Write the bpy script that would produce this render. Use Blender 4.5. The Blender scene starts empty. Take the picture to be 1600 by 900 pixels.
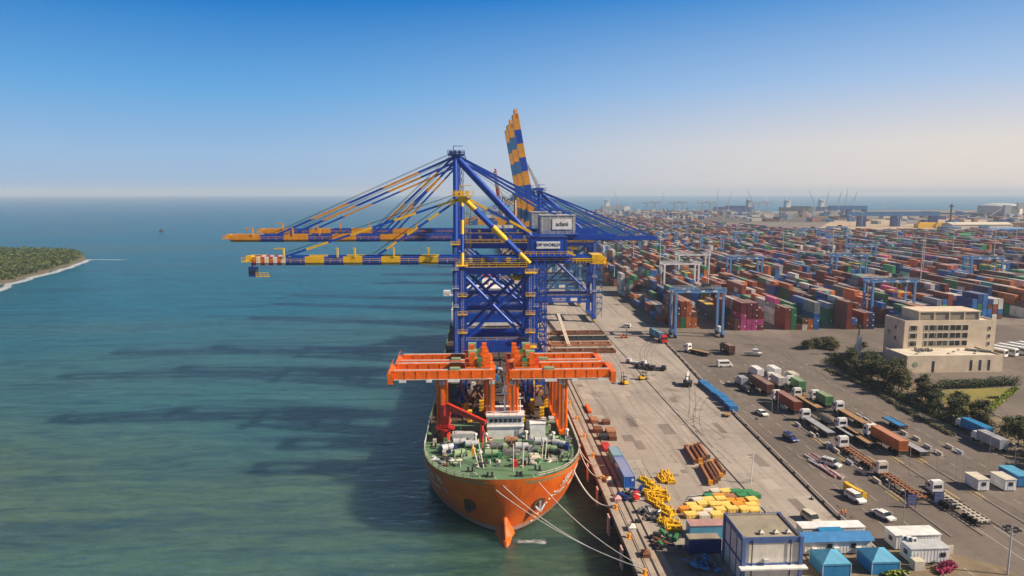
import bpy, bmesh, math, random
from mathutils import Vector, Matrix
rad = math.radians
rng = random.Random(11)
SC = bpy.context.scene
COL = SC.collection

# ---------------------------------------------------------------- camera
F, CAMZ = 1100.0, 70.0                      # focal length in pixels of a 1600 wide frame, drone height
TH = math.atan(150 / F)
PS = math.atan(55 * math.cos(TH) / F)
CR = Vector((math.cos(PS), -math.sin(PS), 0))
CF = Vector((math.sin(PS) * math.cos(TH), math.cos(PS) * math.cos(TH), -math.sin(TH)))
CU = Vector((math.sin(PS) * math.sin(TH), math.cos(PS) * math.sin(TH), math.cos(TH)))
cam = bpy.data.objects.new('camera', bpy.data.cameras.new('camera'))
COL.objects.link(cam)
cam.matrix_world = Matrix(((CR.x, CU.x, -CF.x, 0), (CR.y, CU.y, -CF.y, 0), (CR.z, CU.z, -CF.z, CAMZ), (0, 0, 0, 1)))
cam.data.sensor_width = 36
cam.data.lens = 36 * F / 1600
cam.data.clip_start = 1
cam.data.clip_end = 60000
SC.camera = cam

def G(px, py, z=5.0):
    """world point at height z seen at a pixel of the 1600x900 photograph"""
    d = CF + CR * ((px - 800) / F) + CU * ((450 - py) / F)
    t = (z - CAMZ) / d.z
    return Vector((d.x * t, d.y * t, z))

# ---------------------------------------------------------------- light
SUN_EL, SUN_AZ = rad(36), rad(105)          # azimuth clockwise from +Y: the sun stands over the land, a little behind the camera
SD = Vector((math.sin(SUN_AZ) * math.cos(SUN_EL), math.cos(SUN_AZ) * math.cos(SUN_EL), math.sin(SUN_EL)))
sun = bpy.data.objects.new('sun', bpy.data.lights.new('sun', 'SUN'))
COL.objects.link(sun)
sun.rotation_euler = SD.to_track_quat('Z', 'Y').to_euler()
sun.location = SD * 400
sun.data.energy = 5.0
sun.data.angle = rad(0.5)
sun.data.color = (1, 0.86, 0.68)
W = bpy.data.worlds.new('World')
SC.world = W
W.use_nodes = True
wn, wl = W.node_tree.nodes, W.node_tree.links
bg = wn['Background']
sky = wn.new('ShaderNodeTexSky')
sky.sky_type = 'NISHITA'
sky.sun_disc = False
sky.sun_elevation = SUN_EL
sky.sun_rotation = SUN_AZ
sky.air_density = 1.0
sky.dust_density = 0.6
sky.ozone_density = 1.5
def wmap(src, a, b):
    n = wn.new('ShaderNodeMapRange'); n.interpolation_type = 'SMOOTHSTEP'
    n.inputs[1].default_value, n.inputs[2].default_value = a, b
    wl.new(src, n.inputs[0]); return n.outputs[0]
def wmix(a, b, f):
    n = wn.new('ShaderNodeMix'); n.data_type = 'RGBA'
    wl.new(a, n.inputs[6]); wl.new(b, n.inputs[7]); wl.new(f, n.inputs[0]); return n.outputs[2]
def wramp(src, stops):
    n = wn.new('ShaderNodeValToRGB'); e = n.color_ramp.elements
    while len(e) < len(stops): e.new(0.5)
    for k, (p, c) in zip(e, stops): k.position = p; k.color = (*c, 1)
    wl.new(src, n.inputs[0]); return n.outputs[0]
tcw = wn.new('ShaderNodeTexCoord'); sxyz = wn.new('ShaderNodeSeparateXYZ'); wl.new(tcw.outputs['Generated'], sxyz.inputs[0])
# the dusty lower sky of a coastal afternoon: deep blue away from the sun, pale and warm towards it
away = wramp(sxyz.outputs[2], [(0.0, (2.5, 3.6, 5.0)), (0.05, (2.3, 3.7, 5.5)), (0.13, (1.0, 2.95, 5.6)), (0.25, (0.0, 1.35, 4.3)), (0.45, (0.02, 0.6, 2.4))])
near_sun = wramp(sxyz.outputs[2], [(0.0, (6.0, 5.2, 4.6)), (0.06, (5.9, 5.4, 5.0)), (0.14, (3.0, 4.2, 6.0)), (0.26, (0.35, 2.1, 5.1)), (0.45, (0.3, 0.9, 2.8))])
low = wmix(away, near_sun, wmap(sxyz.outputs[0], -0.38, 0.72))
dim = wn.new('ShaderNodeHueSaturation'); dim.inputs['Value'].default_value = 0.45; wl.new(sky.outputs[0], dim.inputs['Color'])
wl.new(wmix(low, dim.outputs[0], wmap(sxyz.outputs[2], 0.28, 0.6)), bg.inputs[0])
bg.inputs[1].default_value = 0.085
SC.view_settings.view_transform = 'Standard'
SC.view_settings.look = 'None'
SC.view_settings.exposure = 0.65
SC.view_settings.gamma = 1
SC.view_settings.use_curve_mapping = False
SC.render.engine = 'CYCLES'
SC.cycles.use_denoising = True
SC.cycles.max_bounces = 5
SC.cycles.diffuse_bounces = 2
SC.cycles.glossy_bounces = 2
SC.cycles.transmission_bounces = 2
SC.cycles.transparent_max_bounces = 6
SC.cycles.volume_bounces = 0
SC.cycles.caustics_reflective = False
SC.cycles.caustics_refractive = False

# ---------------------------------------------------------------- materials
def nodes_of(name):
    m = bpy.data.materials.new(name)
    m.use_nodes = True
    nt = m.node_tree
    return m, nt, nt.nodes['Principled BSDF']

def N(nt, kind, **kw):
    n = nt.nodes.new(kind)
    for k, v in kw.items():
        if k in n.inputs: n.inputs[k].default_value = v
        else: setattr(n, k, v)
    return n

def mixc(nt, a, b, fac, blend='MIX'):
    n = nt.nodes.new('ShaderNodeMix')
    n.data_type = 'RGBA'
    n.blend_type = blend
    for sock, v in ((n.inputs[0], fac), (n.inputs[6], a), (n.inputs[7], b)):
        if hasattr(v, 'is_output'): nt.links.new(v, sock)
        elif isinstance(v, (int, float)): sock.default_value = v
        else: sock.default_value = (*v[:3], 1)
    return n.outputs[2]

def ramp(nt, src, a, b, ca=(0, 0, 0), cb=(1, 1, 1)):
    n = nt.nodes.new('ShaderNodeValToRGB')
    e = n.color_ramp.elements
    e[0].position, e[1].position = a, b
    e[0].color, e[1].color = (*ca, 1), (*cb, 1)
    nt.links.new(src, n.inputs[0])
    return n.outputs[0]

def coords(nt, scale=(1, 1, 1), rot=(0, 0, 0), kind='Object'):
    tc = nt.nodes.new('ShaderNodeTexCoord')
    mp = nt.nodes.new('ShaderNodeMapping')
    mp.inputs['Scale'].default_value = scale
    mp.inputs['Rotation'].default_value = rot
    nt.links.new(tc.outputs[kind], mp.inputs[0])
    return mp.outputs[0]

def noise(nt, vec, scale, detail=4, rough=0.55, dist=0.0):
    n = N(nt, 'ShaderNodeTexNoise', Scale=scale, Detail=detail, Roughness=rough, Distortion=dist)
    nt.links.new(vec, n.inputs['Vector'])
    return n.outputs['Fac']

def bump(nt, h, strength, dist, bsdf):
    b = N(nt, 'ShaderNodeBump', Strength=strength, Distance=dist)
    nt.links.new(h, b.inputs['Height'])
    nt.links.new(b.outputs[0], bsdf.inputs['Normal'])

def dark(c, k): return tuple(x * k for x in c[:3])

def paint(name, c, rough=0.5, dirt=(0.12, 0.07, 0.04), amount=0.35, scale=0.6, spec=0.4, metal=0.0):
    """painted or raw surface with fading, streaks and grime"""
    m, nt, b = nodes_of(name)
    v = coords(nt)
    vs = coords(nt, (1, 1, 0.18))
    a = noise(nt, v, scale, 5, 0.6)
    fade = mixc(nt, dark(c, 0.78), tuple(min(1, x * 1.15) for x in c), ramp(nt, a, 0.3, 0.72))
    s = noise(nt, vs, scale * 3.1, 5, 0.65)
    out = mixc(nt, fade, dirt, ramp(nt, s, 0.55, 0.85, (0, 0, 0), (amount,) * 3))
    nt.links.new(out, b.inputs['Base Color'])
    b.inputs['Roughness'].default_value = rough
    b.inputs['Specular IOR Level'].default_value = spec
    b.inputs['Metallic'].default_value = metal
    return m

def emis(name, c, strength):
    m, nt, b = nodes_of(name)
    b.inputs['Base Color'].default_value = (*c, 1)
    b.inputs['Emission Color'].default_value = (*c, 1)
    b.inputs['Emission Strength'].default_value = strength
    return m

M = {
 'blue': paint('blue paint', (0.003, 0.055, 0.37), 0.38, (0.03, 0.03, 0.05), 0.25),
 'navy': paint('navy paint', (0.012, 0.03, 0.16), 0.42),
 'teal': paint('faded blue paint', (0.03, 0.13, 0.30), 0.5),
 'sky_blue': paint('light blue paint', (0.11, 0.26, 0.50), 0.5),
 'yellow': paint('yellow paint', (0.80, 0.47, 0.012), 0.42),
 'crate_yellow': paint('lemon crate lids', (0.82, 0.56, 0.13), 0.6),
 'amber': paint('amber paint', (0.72, 0.29, 0.015), 0.42),
 'orange': paint('orange paint', (0.85, 0.15, 0.004), 0.4, (0.2, 0.04, 0.01), 0.3),
 'red': paint('red paint', (0.5, 0.035, 0.02), 0.42),
 'signal_red': paint('signal red paint', (0.6, 0.03, 0.02), 0.42),
 'white': paint('white paint', (0.78, 0.76, 0.72), 0.45, (0.3, 0.22, 0.15), 0.3),
 'cream': paint('cream paint', (0.62, 0.55, 0.44), 0.6),
 'grey': paint('grey paint', (0.33, 0.33, 0.34), 0.55),
 'light_grey': paint('pale grey paint', (0.5, 0.5, 0.5), 0.55),
 'dark': paint('dark steel', (0.035, 0.035, 0.038), 0.5),
 'steel': paint('steel', (0.3, 0.29, 0.27), 0.4, metal=0.5),
 'rust': paint('rusty steel', (0.17, 0.065, 0.028), 0.75, (0.05, 0.025, 0.015), 0.6),
 'rust_light': paint('pale rust', (0.36, 0.16, 0.08), 0.75, (0.12, 0.05, 0.02), 0.5),
 'deck_green': paint('green deck paint', (0.12, 0.215, 0.115), 0.6, (0.16, 0.11, 0.06), 0.9, 0.3),
 'green': paint('green paint', (0.05, 0.22, 0.08), 0.5),
 'pale_green': paint('pale green paint', (0.27, 0.36, 0.2), 0.5),
 'deck_dark': paint('cargo deck plating', (0.09, 0.06, 0.045), 0.7, (0.16, 0.07, 0.035), 0.7, 0.25),
 'glass': paint('window glass', (0.015, 0.02, 0.026), 0.08, amount=0.05, spec=0.8),
 'tyre': paint('tyre rubber', (0.015, 0.015, 0.015), 0.85, amount=0.1),
 'tarp': paint('blue tarpaulin', (0.02, 0.2, 0.42), 0.55, amount=0.15),
 'tarp_light': paint('pale blue tarpaulin', (0.09, 0.33, 0.5), 0.55, amount=0.15),
 'roof_blue': paint('blue roof sheet', (0.04, 0.19, 0.42), 0.5, amount=0.2),
 'rope': paint('pale rope', (0.62, 0.58, 0.5), 0.85, amount=0.2, scale=3),
 'wood': paint('trailer planks', (0.36, 0.2, 0.09), 0.8, (0.1, 0.06, 0.03), 0.6, 1.5),
 'magenta': paint('magenta paint', (0.5, 0.05, 0.2), 0.5),
 'skin': paint('skin', (0.3, 0.16, 0.1), 0.6, amount=0.0),
 'pinkish': paint('pale pink paint', (0.6, 0.36, 0.33), 0.6),
 'beige_wall': paint('beige render', (0.66, 0.53, 0.38), 0.8, (0.35, 0.26, 0.17), 0.25, 0.25),
 'roof_tan': paint('dusty flat roof', (0.30, 0.255, 0.19), 0.9, (0.12, 0.1, 0.08), 0.6, 0.3),
 'roof_pale': paint('pale flat roof', (0.62, 0.54, 0.43), 0.9, (0.3, 0.24, 0.18), 0.45, 0.3),
 'plinth': paint('blue grey trim', (0.075, 0.13, 0.3), 0.6),
 'panel_white': paint('off white wall panel', (0.68, 0.61, 0.52), 0.7, (0.3, 0.22, 0.16), 0.4, 0.6),
 'lamp_glass': paint('lamp glass', (0.7, 0.7, 0.68), 0.3, amount=0.1),
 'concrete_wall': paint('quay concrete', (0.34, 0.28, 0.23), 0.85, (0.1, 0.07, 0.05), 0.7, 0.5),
 'dark_concrete': paint('dark quay concrete', (0.06, 0.045, 0.035), 0.7, (0.02, 0.02, 0.015), 0.7, 0.5),  # darker concrete for the piles and slab below the quay deck
}

# ---------------------------------------------------------------- mesh helper
class MB:
    def __init__(s): s.v, s.f, s.m, s.sm = [], [], [], []
    def add(s, vs, fs, m=0, smooth=False):
        o = len(s.v)
        s.v += [tuple(v) for v in vs]
        for f in fs:
            s.f.append([i + o for i in f]); s.m.append(m); s.sm.append(smooth)
        return s
    def box(s, x0, x1, y0, y1, z0, z1, m=0):
        vs = [(x, y, z) for z in (z0, z1) for x, y in ((x0, y0), (x1, y0), (x1, y1), (x0, y1))]
        return s.add(vs, [(3, 2, 1, 0), (4, 5, 6, 7), (0, 1, 5, 4), (1, 2, 6, 5), (2, 3, 7, 6), (3, 0, 4, 7)], m)
    def cbox(s, c, sx, sy, sz, m=0):
        return s.box(c[0] - sx / 2, c[0] + sx / 2, c[1] - sy / 2, c[1] + sy / 2, c[2], c[2] + sz, m)
    def bar(s, p, q, w, h=None, m=0, w2=None, h2=None):
        p, q = Vector(p), Vector(q)
        h = h or w; w2 = w2 or w; h2 = h2 or h
        d = (q - p).normalized()
        side = d.cross(Vector((0, 0, 1)))
        if side.length < 1e-3: side = Vector((0, 1, 0)).cross(d) * -1
        side.normalize()
        up = side.cross(d)
        vs = []
        for c, a, b in ((p, w, h), (q, w2, h2)):
            vs += [c + side * (i * a / 2) + up * (j * b / 2) for i, j in ((-1, -1), (1, -1), (1, 1), (-1, 1))]
        return s.add(vs, [(3, 2, 1, 0), (4, 5, 6, 7), (0, 1, 5, 4), (1, 2, 6, 5), (2, 3, 7, 6), (3, 0, 4, 7)], m)
    def tube(s, p, q, r, n=8, r2=None, m=0, cap=True):
        p, q = Vector(p), Vector(q)
        r2 = r if r2 is None else r2
        d = (q - p).normalized()
        a = d.orthogonal().normalized(); b = d.cross(a)
        vs = []
        for c, k in ((p, r), (q, r2)):
            vs += [c + (a * math.cos(2 * math.pi * i / n) + b * math.sin(2 * math.pi * i / n)) * k for i in range(n)]
        s.add(vs, [(i, (i + 1) % n, n + (i + 1) % n, n + i) for i in range(n)], m, n > 5)
        if cap: s.add(vs, [tuple(range(n))[::-1], tuple(range(n, 2 * n))], m)
        return s
    def path(s, pts, r, n=6, m=0):
        for p, q in zip(pts, pts[1:]): s.tube(p, q, r, n, m=m, cap=False)
        return s
    def prism(s, poly, z0, z1, m=0, mtop=None):
        n = len(poly)
        vs = [(x, y, z0) for x, y in poly] + [(x, y, z1) for x, y in poly]
        s.add(vs, [(i, (i + 1) % n, n + (i + 1) % n, n + i) for i in range(n)] + [tuple(range(n))[::-1]], m)
        return s.add(vs[n:], [tuple(range(n))], m if mtop is None else mtop)
    def rail(s, p, q, h=1.1, step=2.0, r=0.05, m=0):
        p, q = Vector(p), Vector(q)
        n = max(1, int((q - p).length / step))
        for i in range(n + 1):
            c = p.lerp(q, i / n)
            s.bar(c, c + Vector((0, 0, h)), r * 2, m=m)
        for k in (0.55, 1.0):
            z = Vector((0, 0, h * k))
            s.bar(p + z, q + z, r * 2, m=m)
        return s
    def striped(s, p, q, w, h, cols):
        """bar cut in lengths; cols = [(fraction end, material slot)]"""
        p, q = Vector(p), Vector(q); a = 0
        for e, m in cols:
            s.bar(p.lerp(q, a), p.lerp(q, e), w, h, m); a = e
        return s
    def build(s, name, mats, parent=None, loc=None):
        me = bpy.data.meshes.new(name)
        me.from_pydata(s.v, [], s.f)
        me.polygons.foreach_set('material_index', s.m)
        me.polygons.foreach_set('use_smooth', s.sm)
        for k in (mats if isinstance(mats, (list, tuple)) else [mats]):
            me.materials.append(M[k] if isinstance(k, str) else k)
        me.update()
        o = bpy.data.objects.new(name, me)
        COL.objects.link(o)
        if parent is not None: o.parent = parent
        if loc is not None: o.location = loc
        return o

def empty(name, loc=(0, 0, 0), rz=0.0):
    o = bpy.data.objects.new(name, None)
    COL.objects.link(o)
    o.location = loc; o.rotation_euler = (0, 0, rz)
    o.empty_display_size = 0.5
    return o

def tag(o, label, cat, group=None):
    o['label'] = label; o['category'] = cat
    if group: o['group'] = group
    return o

def structure(o): o['kind'] = 'structure'; return o
def stuff(o, label=None, cat=None):
    o['kind'] = 'stuff'
    if label: o['label'] = label; o['category'] = cat
    return o

def copy_tree(o, parent=None):
    c = o.copy(); COL.objects.link(c)
    if parent is not None:
        c.parent = parent; c.matrix_parent_inverse = o.matrix_parent_inverse
    for ch in list(o.children): copy_tree(ch, c)
    return c

def place(o, loc, rz=0.0, label=None, group=None):
    o.location = loc; o.rotation_euler = (0, 0, rz)
    if label: o['label'] = label
    if group: o['group'] = group
    return o

class Kind:
    """first use returns the built thing itself, later uses return copies"""
    def __init__(s, root): s.root, s.used = root, False
    def get(s, loc, rz=0.0, label=None, group=None):
        o = s.root if not s.used else copy_tree(s.root)
        s.used = True
        return place(o, loc, rz, label, group)
# ================================================================ setting
def sheet(name, poly, z, mat):
    vs = [(p[0], p[1], z) for p in poly]
    return structure(MB().add(vs, [tuple(range(len(vs)))]).build(name, mat))

# water: turbid green near the quay, blue offshore, with wind ripples, their light and shade painted in
def water_mat():
    m, nt, b = nodes_of('turbid sea water')
    v = coords(nt)
    vw = coords(nt, (0.35, 1, 1), (0, 0, rad(8)))
    big = noise(nt, coords(nt, (0.5, 1, 1), (0, 0, rad(-12))), 0.006, 3, 0.5, 0.4)
    near = mixc(nt, (0.115, 0.15, 0.062), (0.04, 0.13, 0.095), ramp(nt, big, 0.35, 0.65))
    sep = nt.nodes.new('ShaderNodeSeparateXYZ'); nt.links.new(v, sep.inputs[0])
    far = nt.nodes.new('ShaderNodeMapRange')
    far.inputs[1].default_value, far.inputs[2].default_value = 165, 440
    nt.links.new(sep.outputs[1], far.inputs[0])
    wob = N(nt, 'ShaderNodeMath', operation='MULTIPLY_ADD')
    wob.inputs[1].default_value, wob.inputs[2].default_value = 1.4, -0.7
    nt.links.new(big, wob.inputs[0])
    ad = N(nt, 'ShaderNodeMath', operation='ADD', use_clamp=True)
    nt.links.new(far.outputs[0], ad.inputs[0]); nt.links.new(wob.outputs[0], ad.inputs[1])
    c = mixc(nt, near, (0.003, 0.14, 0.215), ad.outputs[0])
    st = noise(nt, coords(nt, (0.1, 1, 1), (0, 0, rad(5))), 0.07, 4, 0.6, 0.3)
    c = mixc(nt, c, (0.006, 0.035, 0.06), ramp(nt, st, 0.5, 0.7, (0, 0, 0), (0.5,) * 3))  # dark wind bands painted into the water colour
    w1 = noise(nt, vw, 0.6, 5, 0.75, 0.5)
    w2 = noise(nt, vw, 0.11, 3, 0.55, 0.6)
    add = N(nt, 'ShaderNodeMath', operation='MULTIPLY_ADD')
    add.inputs[1].default_value = 1.6
    nt.links.new(w2, add.inputs[0]); nt.links.new(w1, add.inputs[2])
    bp = N(nt, 'ShaderNodeBump', Strength=1.0, Distance=1.6); nt.links.new(add.outputs[0], bp.inputs['Height'])
    soft = N(nt, 'ShaderNodeBump', Strength=0.85, Distance=1.5); nt.links.new(add.outputs[0], soft.inputs['Height'])
    body = nt.nodes.new('ShaderNodeSubsurfaceScattering'); body.falloff = 'BURLEY'      # turbid water: light spreads a few metres below the surface
    body.inputs['Scale'].default_value = 13.0; body.inputs['Radius'].default_value = (0.8, 1.0, 1.0)
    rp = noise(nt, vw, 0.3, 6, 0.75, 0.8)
    c = mixc(nt, c, (0.004, 0.03, 0.045), ramp(nt, rp, 0.42, 0.68, (0, 0, 0), (0.55,) * 3))  # dark sides of the chop painted into the colour
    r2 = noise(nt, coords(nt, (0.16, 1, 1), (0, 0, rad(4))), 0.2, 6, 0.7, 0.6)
    c = mixc(nt, c, (0.002, 0.035, 0.06), ramp(nt, r2, 0.5, 0.66, (0, 0, 0), (0.62,) * 3))  # long dark ripple lines painted in as wave shading
    c = mixc(nt, c, (0.10, 0.17, 0.16), ramp(nt, r2, 0.3, 0.44, (0.35,) * 3, (0, 0, 0)))  # brighter ripple faces painted into the colour between them
    nt.links.new(c, body.inputs['Color']); nt.links.new(soft.outputs[0], body.inputs['Normal'])
    gl = N(nt, 'ShaderNodeBsdfGlossy', Roughness=0.14); gl.inputs['Color'].default_value = (0.55, 0.78, 0.95, 1); nt.links.new(bp.outputs[0], gl.inputs['Normal'])
    fr = N(nt, 'ShaderNodeFresnel', IOR=1.33); nt.links.new(bp.outputs[0], fr.inputs['Normal'])
    mx = nt.nodes.new('ShaderNodeMixShader')
    nt.links.new(fr.outputs[0], mx.inputs[0]); nt.links.new(body.outputs[0], mx.inputs[1]); nt.links.new(gl.outputs[0], mx.inputs[2])
    nt.nodes.remove(b)
    nt.links.new(mx.outputs[0], nt.nodes['Material Output'].inputs['Surface'])
    return m

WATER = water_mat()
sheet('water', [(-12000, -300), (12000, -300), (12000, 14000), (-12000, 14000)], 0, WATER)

QX = 27.3                                    # quay edge
def ground_mat(name, c0, c1, stain, joints=None, streak=0.5, scale=0.05):
    m, nt, b = nodes_of(name)
    v = coords(nt)
    a = noise(nt, v, scale, 6, 0.6)
    f = noise(nt, v, 0.9, 5, 0.7)
    c = mixc(nt, c0, c1, ramp(nt, a, 0.32, 0.68))
    c = mixc(nt, c, dark(c0, 0.62), ramp(nt, f, 0.5, 0.8, (0, 0, 0), (0.55,) * 3))
    tr = noise(nt, coords(nt, (1, 0.035, 1), (0, 0, rad(1.5))), 0.55, 5, 0.7)
    c = mixc(nt, c, stain, ramp(nt, tr, 0.5, 0.78, (0, 0, 0), (streak,) * 3))
    oil = noise(nt, v, 0.13, 4, 0.5, 1.0)
    c = mixc(nt, c, stain, ramp(nt, oil, 0.6, 0.72, (0, 0, 0), (0.7,) * 3))
    sw = noise(nt, coords(nt, (0.25, 1, 1), (0, 0, rad(55))), 0.3, 5, 0.7, 1.5)
    c = mixc(nt, c, stain, ramp(nt, sw, 0.6, 0.75, (0, 0, 0), (0.5,) * 3))
    lt = noise(nt, coords(nt, (0.6, 0.2, 1)), 0.09, 4, 0.6, 0.5)
    c = mixc(nt, c, tuple(min(1, x * 1.25) for x in c1), ramp(nt, lt, 0.58, 0.75, (0, 0, 0), (0.5,) * 3))
    if joints:
        br = N(nt, 'ShaderNodeTexBrick', Scale=1.0)
        br.offset = 0
        br.inputs['Brick Width'].default_value = joints
        br.inputs['Row Height'].default_value = joints
        br.inputs['Mortar Size'].default_value = 0.07
        br.inputs['Color1'].default_value = (0, 0, 0, 1); br.inputs['Color2'].default_value = (0.22, 0.22, 0.22, 1)
        br.inputs['Mortar'].default_value = (0.4, 0.4, 0.4, 1)
        nt.links.new(v, br.inputs['Vector'])
        c = mixc(nt, c, dark(c0, 0.6), br.outputs['Color'])
    nt.links.new(c, b.inputs['Base Color'])
    b.inputs['Roughness'].default_value = 0.9
    b.inputs['Specular IOR Level'].default_value = 0.25
    bump(nt, f, 0.3, 0.05, b)
    return m

M['apron'] = ground_mat('apron concrete', (0.315, 0.268, 0.225), (0.41, 0.35, 0.298), (0.15, 0.124, 0.105), 7.0, 0.8)
M['quay_strip'] = ground_mat('quay edge concrete', (0.33, 0.27, 0.21), (0.45, 0.36, 0.29), (0.16, 0.11, 0.08), 4.0, 0.6, 0.2)
M['asphalt'] = ground_mat('worn asphalt', (0.13, 0.105, 0.088), (0.185, 0.15, 0.125), (0.075, 0.062, 0.055), None, 0.6)
M['asphalt_dark'] = ground_mat('dark asphalt', (0.085, 0.074, 0.066), (0.12, 0.10, 0.088), (0.05, 0.044, 0.04), None, 0.5)
M['yard'] = ground_mat('yard paving', (0.16, 0.13, 0.11), (0.23, 0.19, 0.16), (0.08, 0.065, 0.06), None, 0.5)
M['sand'] = ground_mat('bare sandy ground', (0.42, 0.30, 0.19), (0.5, 0.37, 0.25), (0.28, 0.2, 0.13), None, 0.3, 0.02)
M['lawn'] = ground_mat('dry lawn', (0.16, 0.15, 0.03), (0.27, 0.22, 0.06), (0.09, 0.1, 0.02), None, 0.2)
M['soil'] = ground_mat('scrubby soil', (0.17, 0.125, 0.08), (0.25, 0.19, 0.125), (0.06, 0.055, 0.025), None, 0.6, 0.3)
M['line'] = paint('worn road paint', (0.42, 0.38, 0.33), 0.8, (0.13, 0.11, 0.09), 1.0, 1.2)
M['line_yellow'] = paint('worn yellow road paint', (0.55, 0.37, 0.08), 0.8, (0.15, 0.12, 0.1), 0.8, 1.2)
M['rail'] = paint('crane rail slot', (0.05, 0.042, 0.036), 0.6)
M['island_soil'] = ground_mat('mud bank', (0.10, 0.085, 0.06), (0.15, 0.12, 0.08), (0.05, 0.05, 0.03), None, 0.4, 0.1)

# land: one slab standing in the sea, open piled front under the quay edge
land = MB()
outer = [(QX + 6, 20), (4200, 20), (4200, 2350), (1500, 2500), (500, 2150), (QX + 6, 2000)]
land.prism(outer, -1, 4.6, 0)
structure(land.build('ground', ['dark_concrete']))
sheet('land_surface', [(QX + 5.9, 20), (4200, 20), (4200, 2350), (1500, 2500), (500, 2150), (QX + 5.9, 2000)], 4.98, 'yard')
q = MB()
q.box(QX, QX + 5.9, 20, 2000, 3.2, 4.984, 0)
q.box(QX - 0.25, QX + 0.5, 20, 2000, 4.984, 5.2, 1)     # coping
structure(q.build('quay_edge', ['quay_strip', 'concrete_wall']))
sheet('apron_pavement', [(QX + 5.9, 20), (71, 20), (72.3, 133), (77, 230), (80, 268), (84, 330), (84, 2000), (QX + 5.9, 2000)], 4.99, 'apron')
sheet('road', [(71.4, 20), (130.5, 20), (130.5, 200), (131, 232), (133, 262), (140, 300), (84, 335), (80.4, 268), (77.4, 230), (72.7, 133)], 4.988, 'asphalt')
sheet('yard_pavement', [(84, 335), (140, 300), (150, 330), (1250, 330), (1250, 900), (900, 1500), (84, 1500)], 4.984, 'yard')
sheet('forecourt', [(152, 20), (700, 20), (700, 329.9), (150, 329.9), (140.1, 300), (133.1, 262), (152, 262)], 4.986, 'asphalt')
sheet('far_pavement', [(84, 1500), (900, 1500), (1000, 2100), (84, 2000)], 4.984, 'asphalt_dark')
sheet('verge', [(130.6, 20), (151.9, 20), (151.9, 261.9), (133.1, 261.9), (131.1, 232), (130.6, 200)], 4.99, 'soil')
sheet('lawn', [tuple(G(*p)[:2]) for p in ((1462, 611), (1490, 650), (1540, 641), (1586, 606), (1545, 606))], 4.996, 'lawn')
kb = MB()
for a, b_ in (((130.55, 20), (130.55, 200)), ((130.55, 200), (131.05, 232)), ((131.05, 232), (133.05, 262)), ((152, 20), (152, 262))):
    kb.bar((*a, 5.06), (*b_, 5.06), .3, .16)
structure(kb.build('kerb', ['concrete_wall']))
# painted markings
mk = MB()
for x in (79.5, 84.5):
    for y in range(60, 260, 6): mk.box(x - .07, x + .07, y, y + 3, 4.993, 4.995)
for x in (114, 121):
    for y in range(60, 290, 5): mk.box(x - .07, x + .07, y, y + 2.6, 4.993, 4.995)
for x in (97, 101, 105.5, 109): mk.box(x - .08, x + .08, 70, 126, 4.993, 4.995)
for k in range(7): mk.box(83.5 + k * 2.7, 84.5 + k * 2.7, 230.5, 231.6, 4.993, 4.995); mk.box(83.5 + k * 2.7, 84.5 + k * 2.7, 232.4, 233.5, 4.993, 4.995)
structure(mk.build('road_marking', ['line']))
my = MB()
for x in (89.2, 95.6, 101.6, 107.5):
    for y in (138, 158, 171, 186, 203): my.box(x - .12, x + .12, y, y + 5, 4.993, 4.995); my.box(x + 1.0, x + 1.24, y, y + 5, 4.993, 4.995)
structure(my.build('lane_marking', ['line_yellow']))
isl = MB()
for x in (89.8, 96.2, 102.1, 108): isl.box(x - .3, x + .3, 122, 214, 4.99, 5.11)
structure(isl.build('lane_island', ['yard']))
sheet('bare_verge', [(54.5, 20), (96, 20), (92, 111), (84, 117), (54.5, 121)], 4.994, 'soil')
# crane rails in the apron
for name, x in (('waterside', 31.4), ('landside', 58.6)):
    r = MB()
    for dx in ((-0.75, 0.75) if name == 'waterside' else (0,)):
        r.box(x + dx - 0.22, x + dx + 0.22, 20, 2000, 4.992, 4.996)
        r.box(x + dx - 0.05, x + dx + 0.05, 20, 2000, 4.996, 5.05)
    structure(r.build('crane_rail_track', ['rail']))

# repaired slabs and darker patches in the paving
M['patch_pale'] = ground_mat('fresh concrete patch', (0.36, 0.305, 0.255), (0.44, 0.375, 0.315), (0.26, 0.21, 0.17), None, 0.5)
M['patch_dark'] = ground_mat('bitumen patch', (0.17, 0.14, 0.12), (0.24, 0.20, 0.17), (0.09, 0.075, 0.065), None, 0.6)
pr_ = random.Random(17)
pp_, pd_ = MB(), MB()
for k in range(46):
    x, y = pr_.uniform(34, 70), pr_.uniform(112, 330); w, d = pr_.uniform(.6, 4), pr_.uniform(1, 9)
    if abs(x - 58.6) < w / 2 + .6: continue
    t = pp_ if k % 3 else pd_
    t.add([(x - w / 2, y, 4.992 + k * .00008), (x + w / 2, y, 4.992 + k * .00008), (x + w / 2, y + d, 4.992 + k * .00008), (x - w / 2, y + d, 4.992 + k * .00008)], [(0, 1, 2, 3)])
pd_.add([(33.4, 101, 4.9921), (42.5, 101, 4.9921), (42.5, 119, 4.9921), (33.4, 121, 4.9921)], [(0, 1, 2, 3)])
structure(pp_.build('pavement_patch', 'patch_pale')); structure(pd_.build('pavement_patch', 'patch_dark'))
td = MB()
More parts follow.
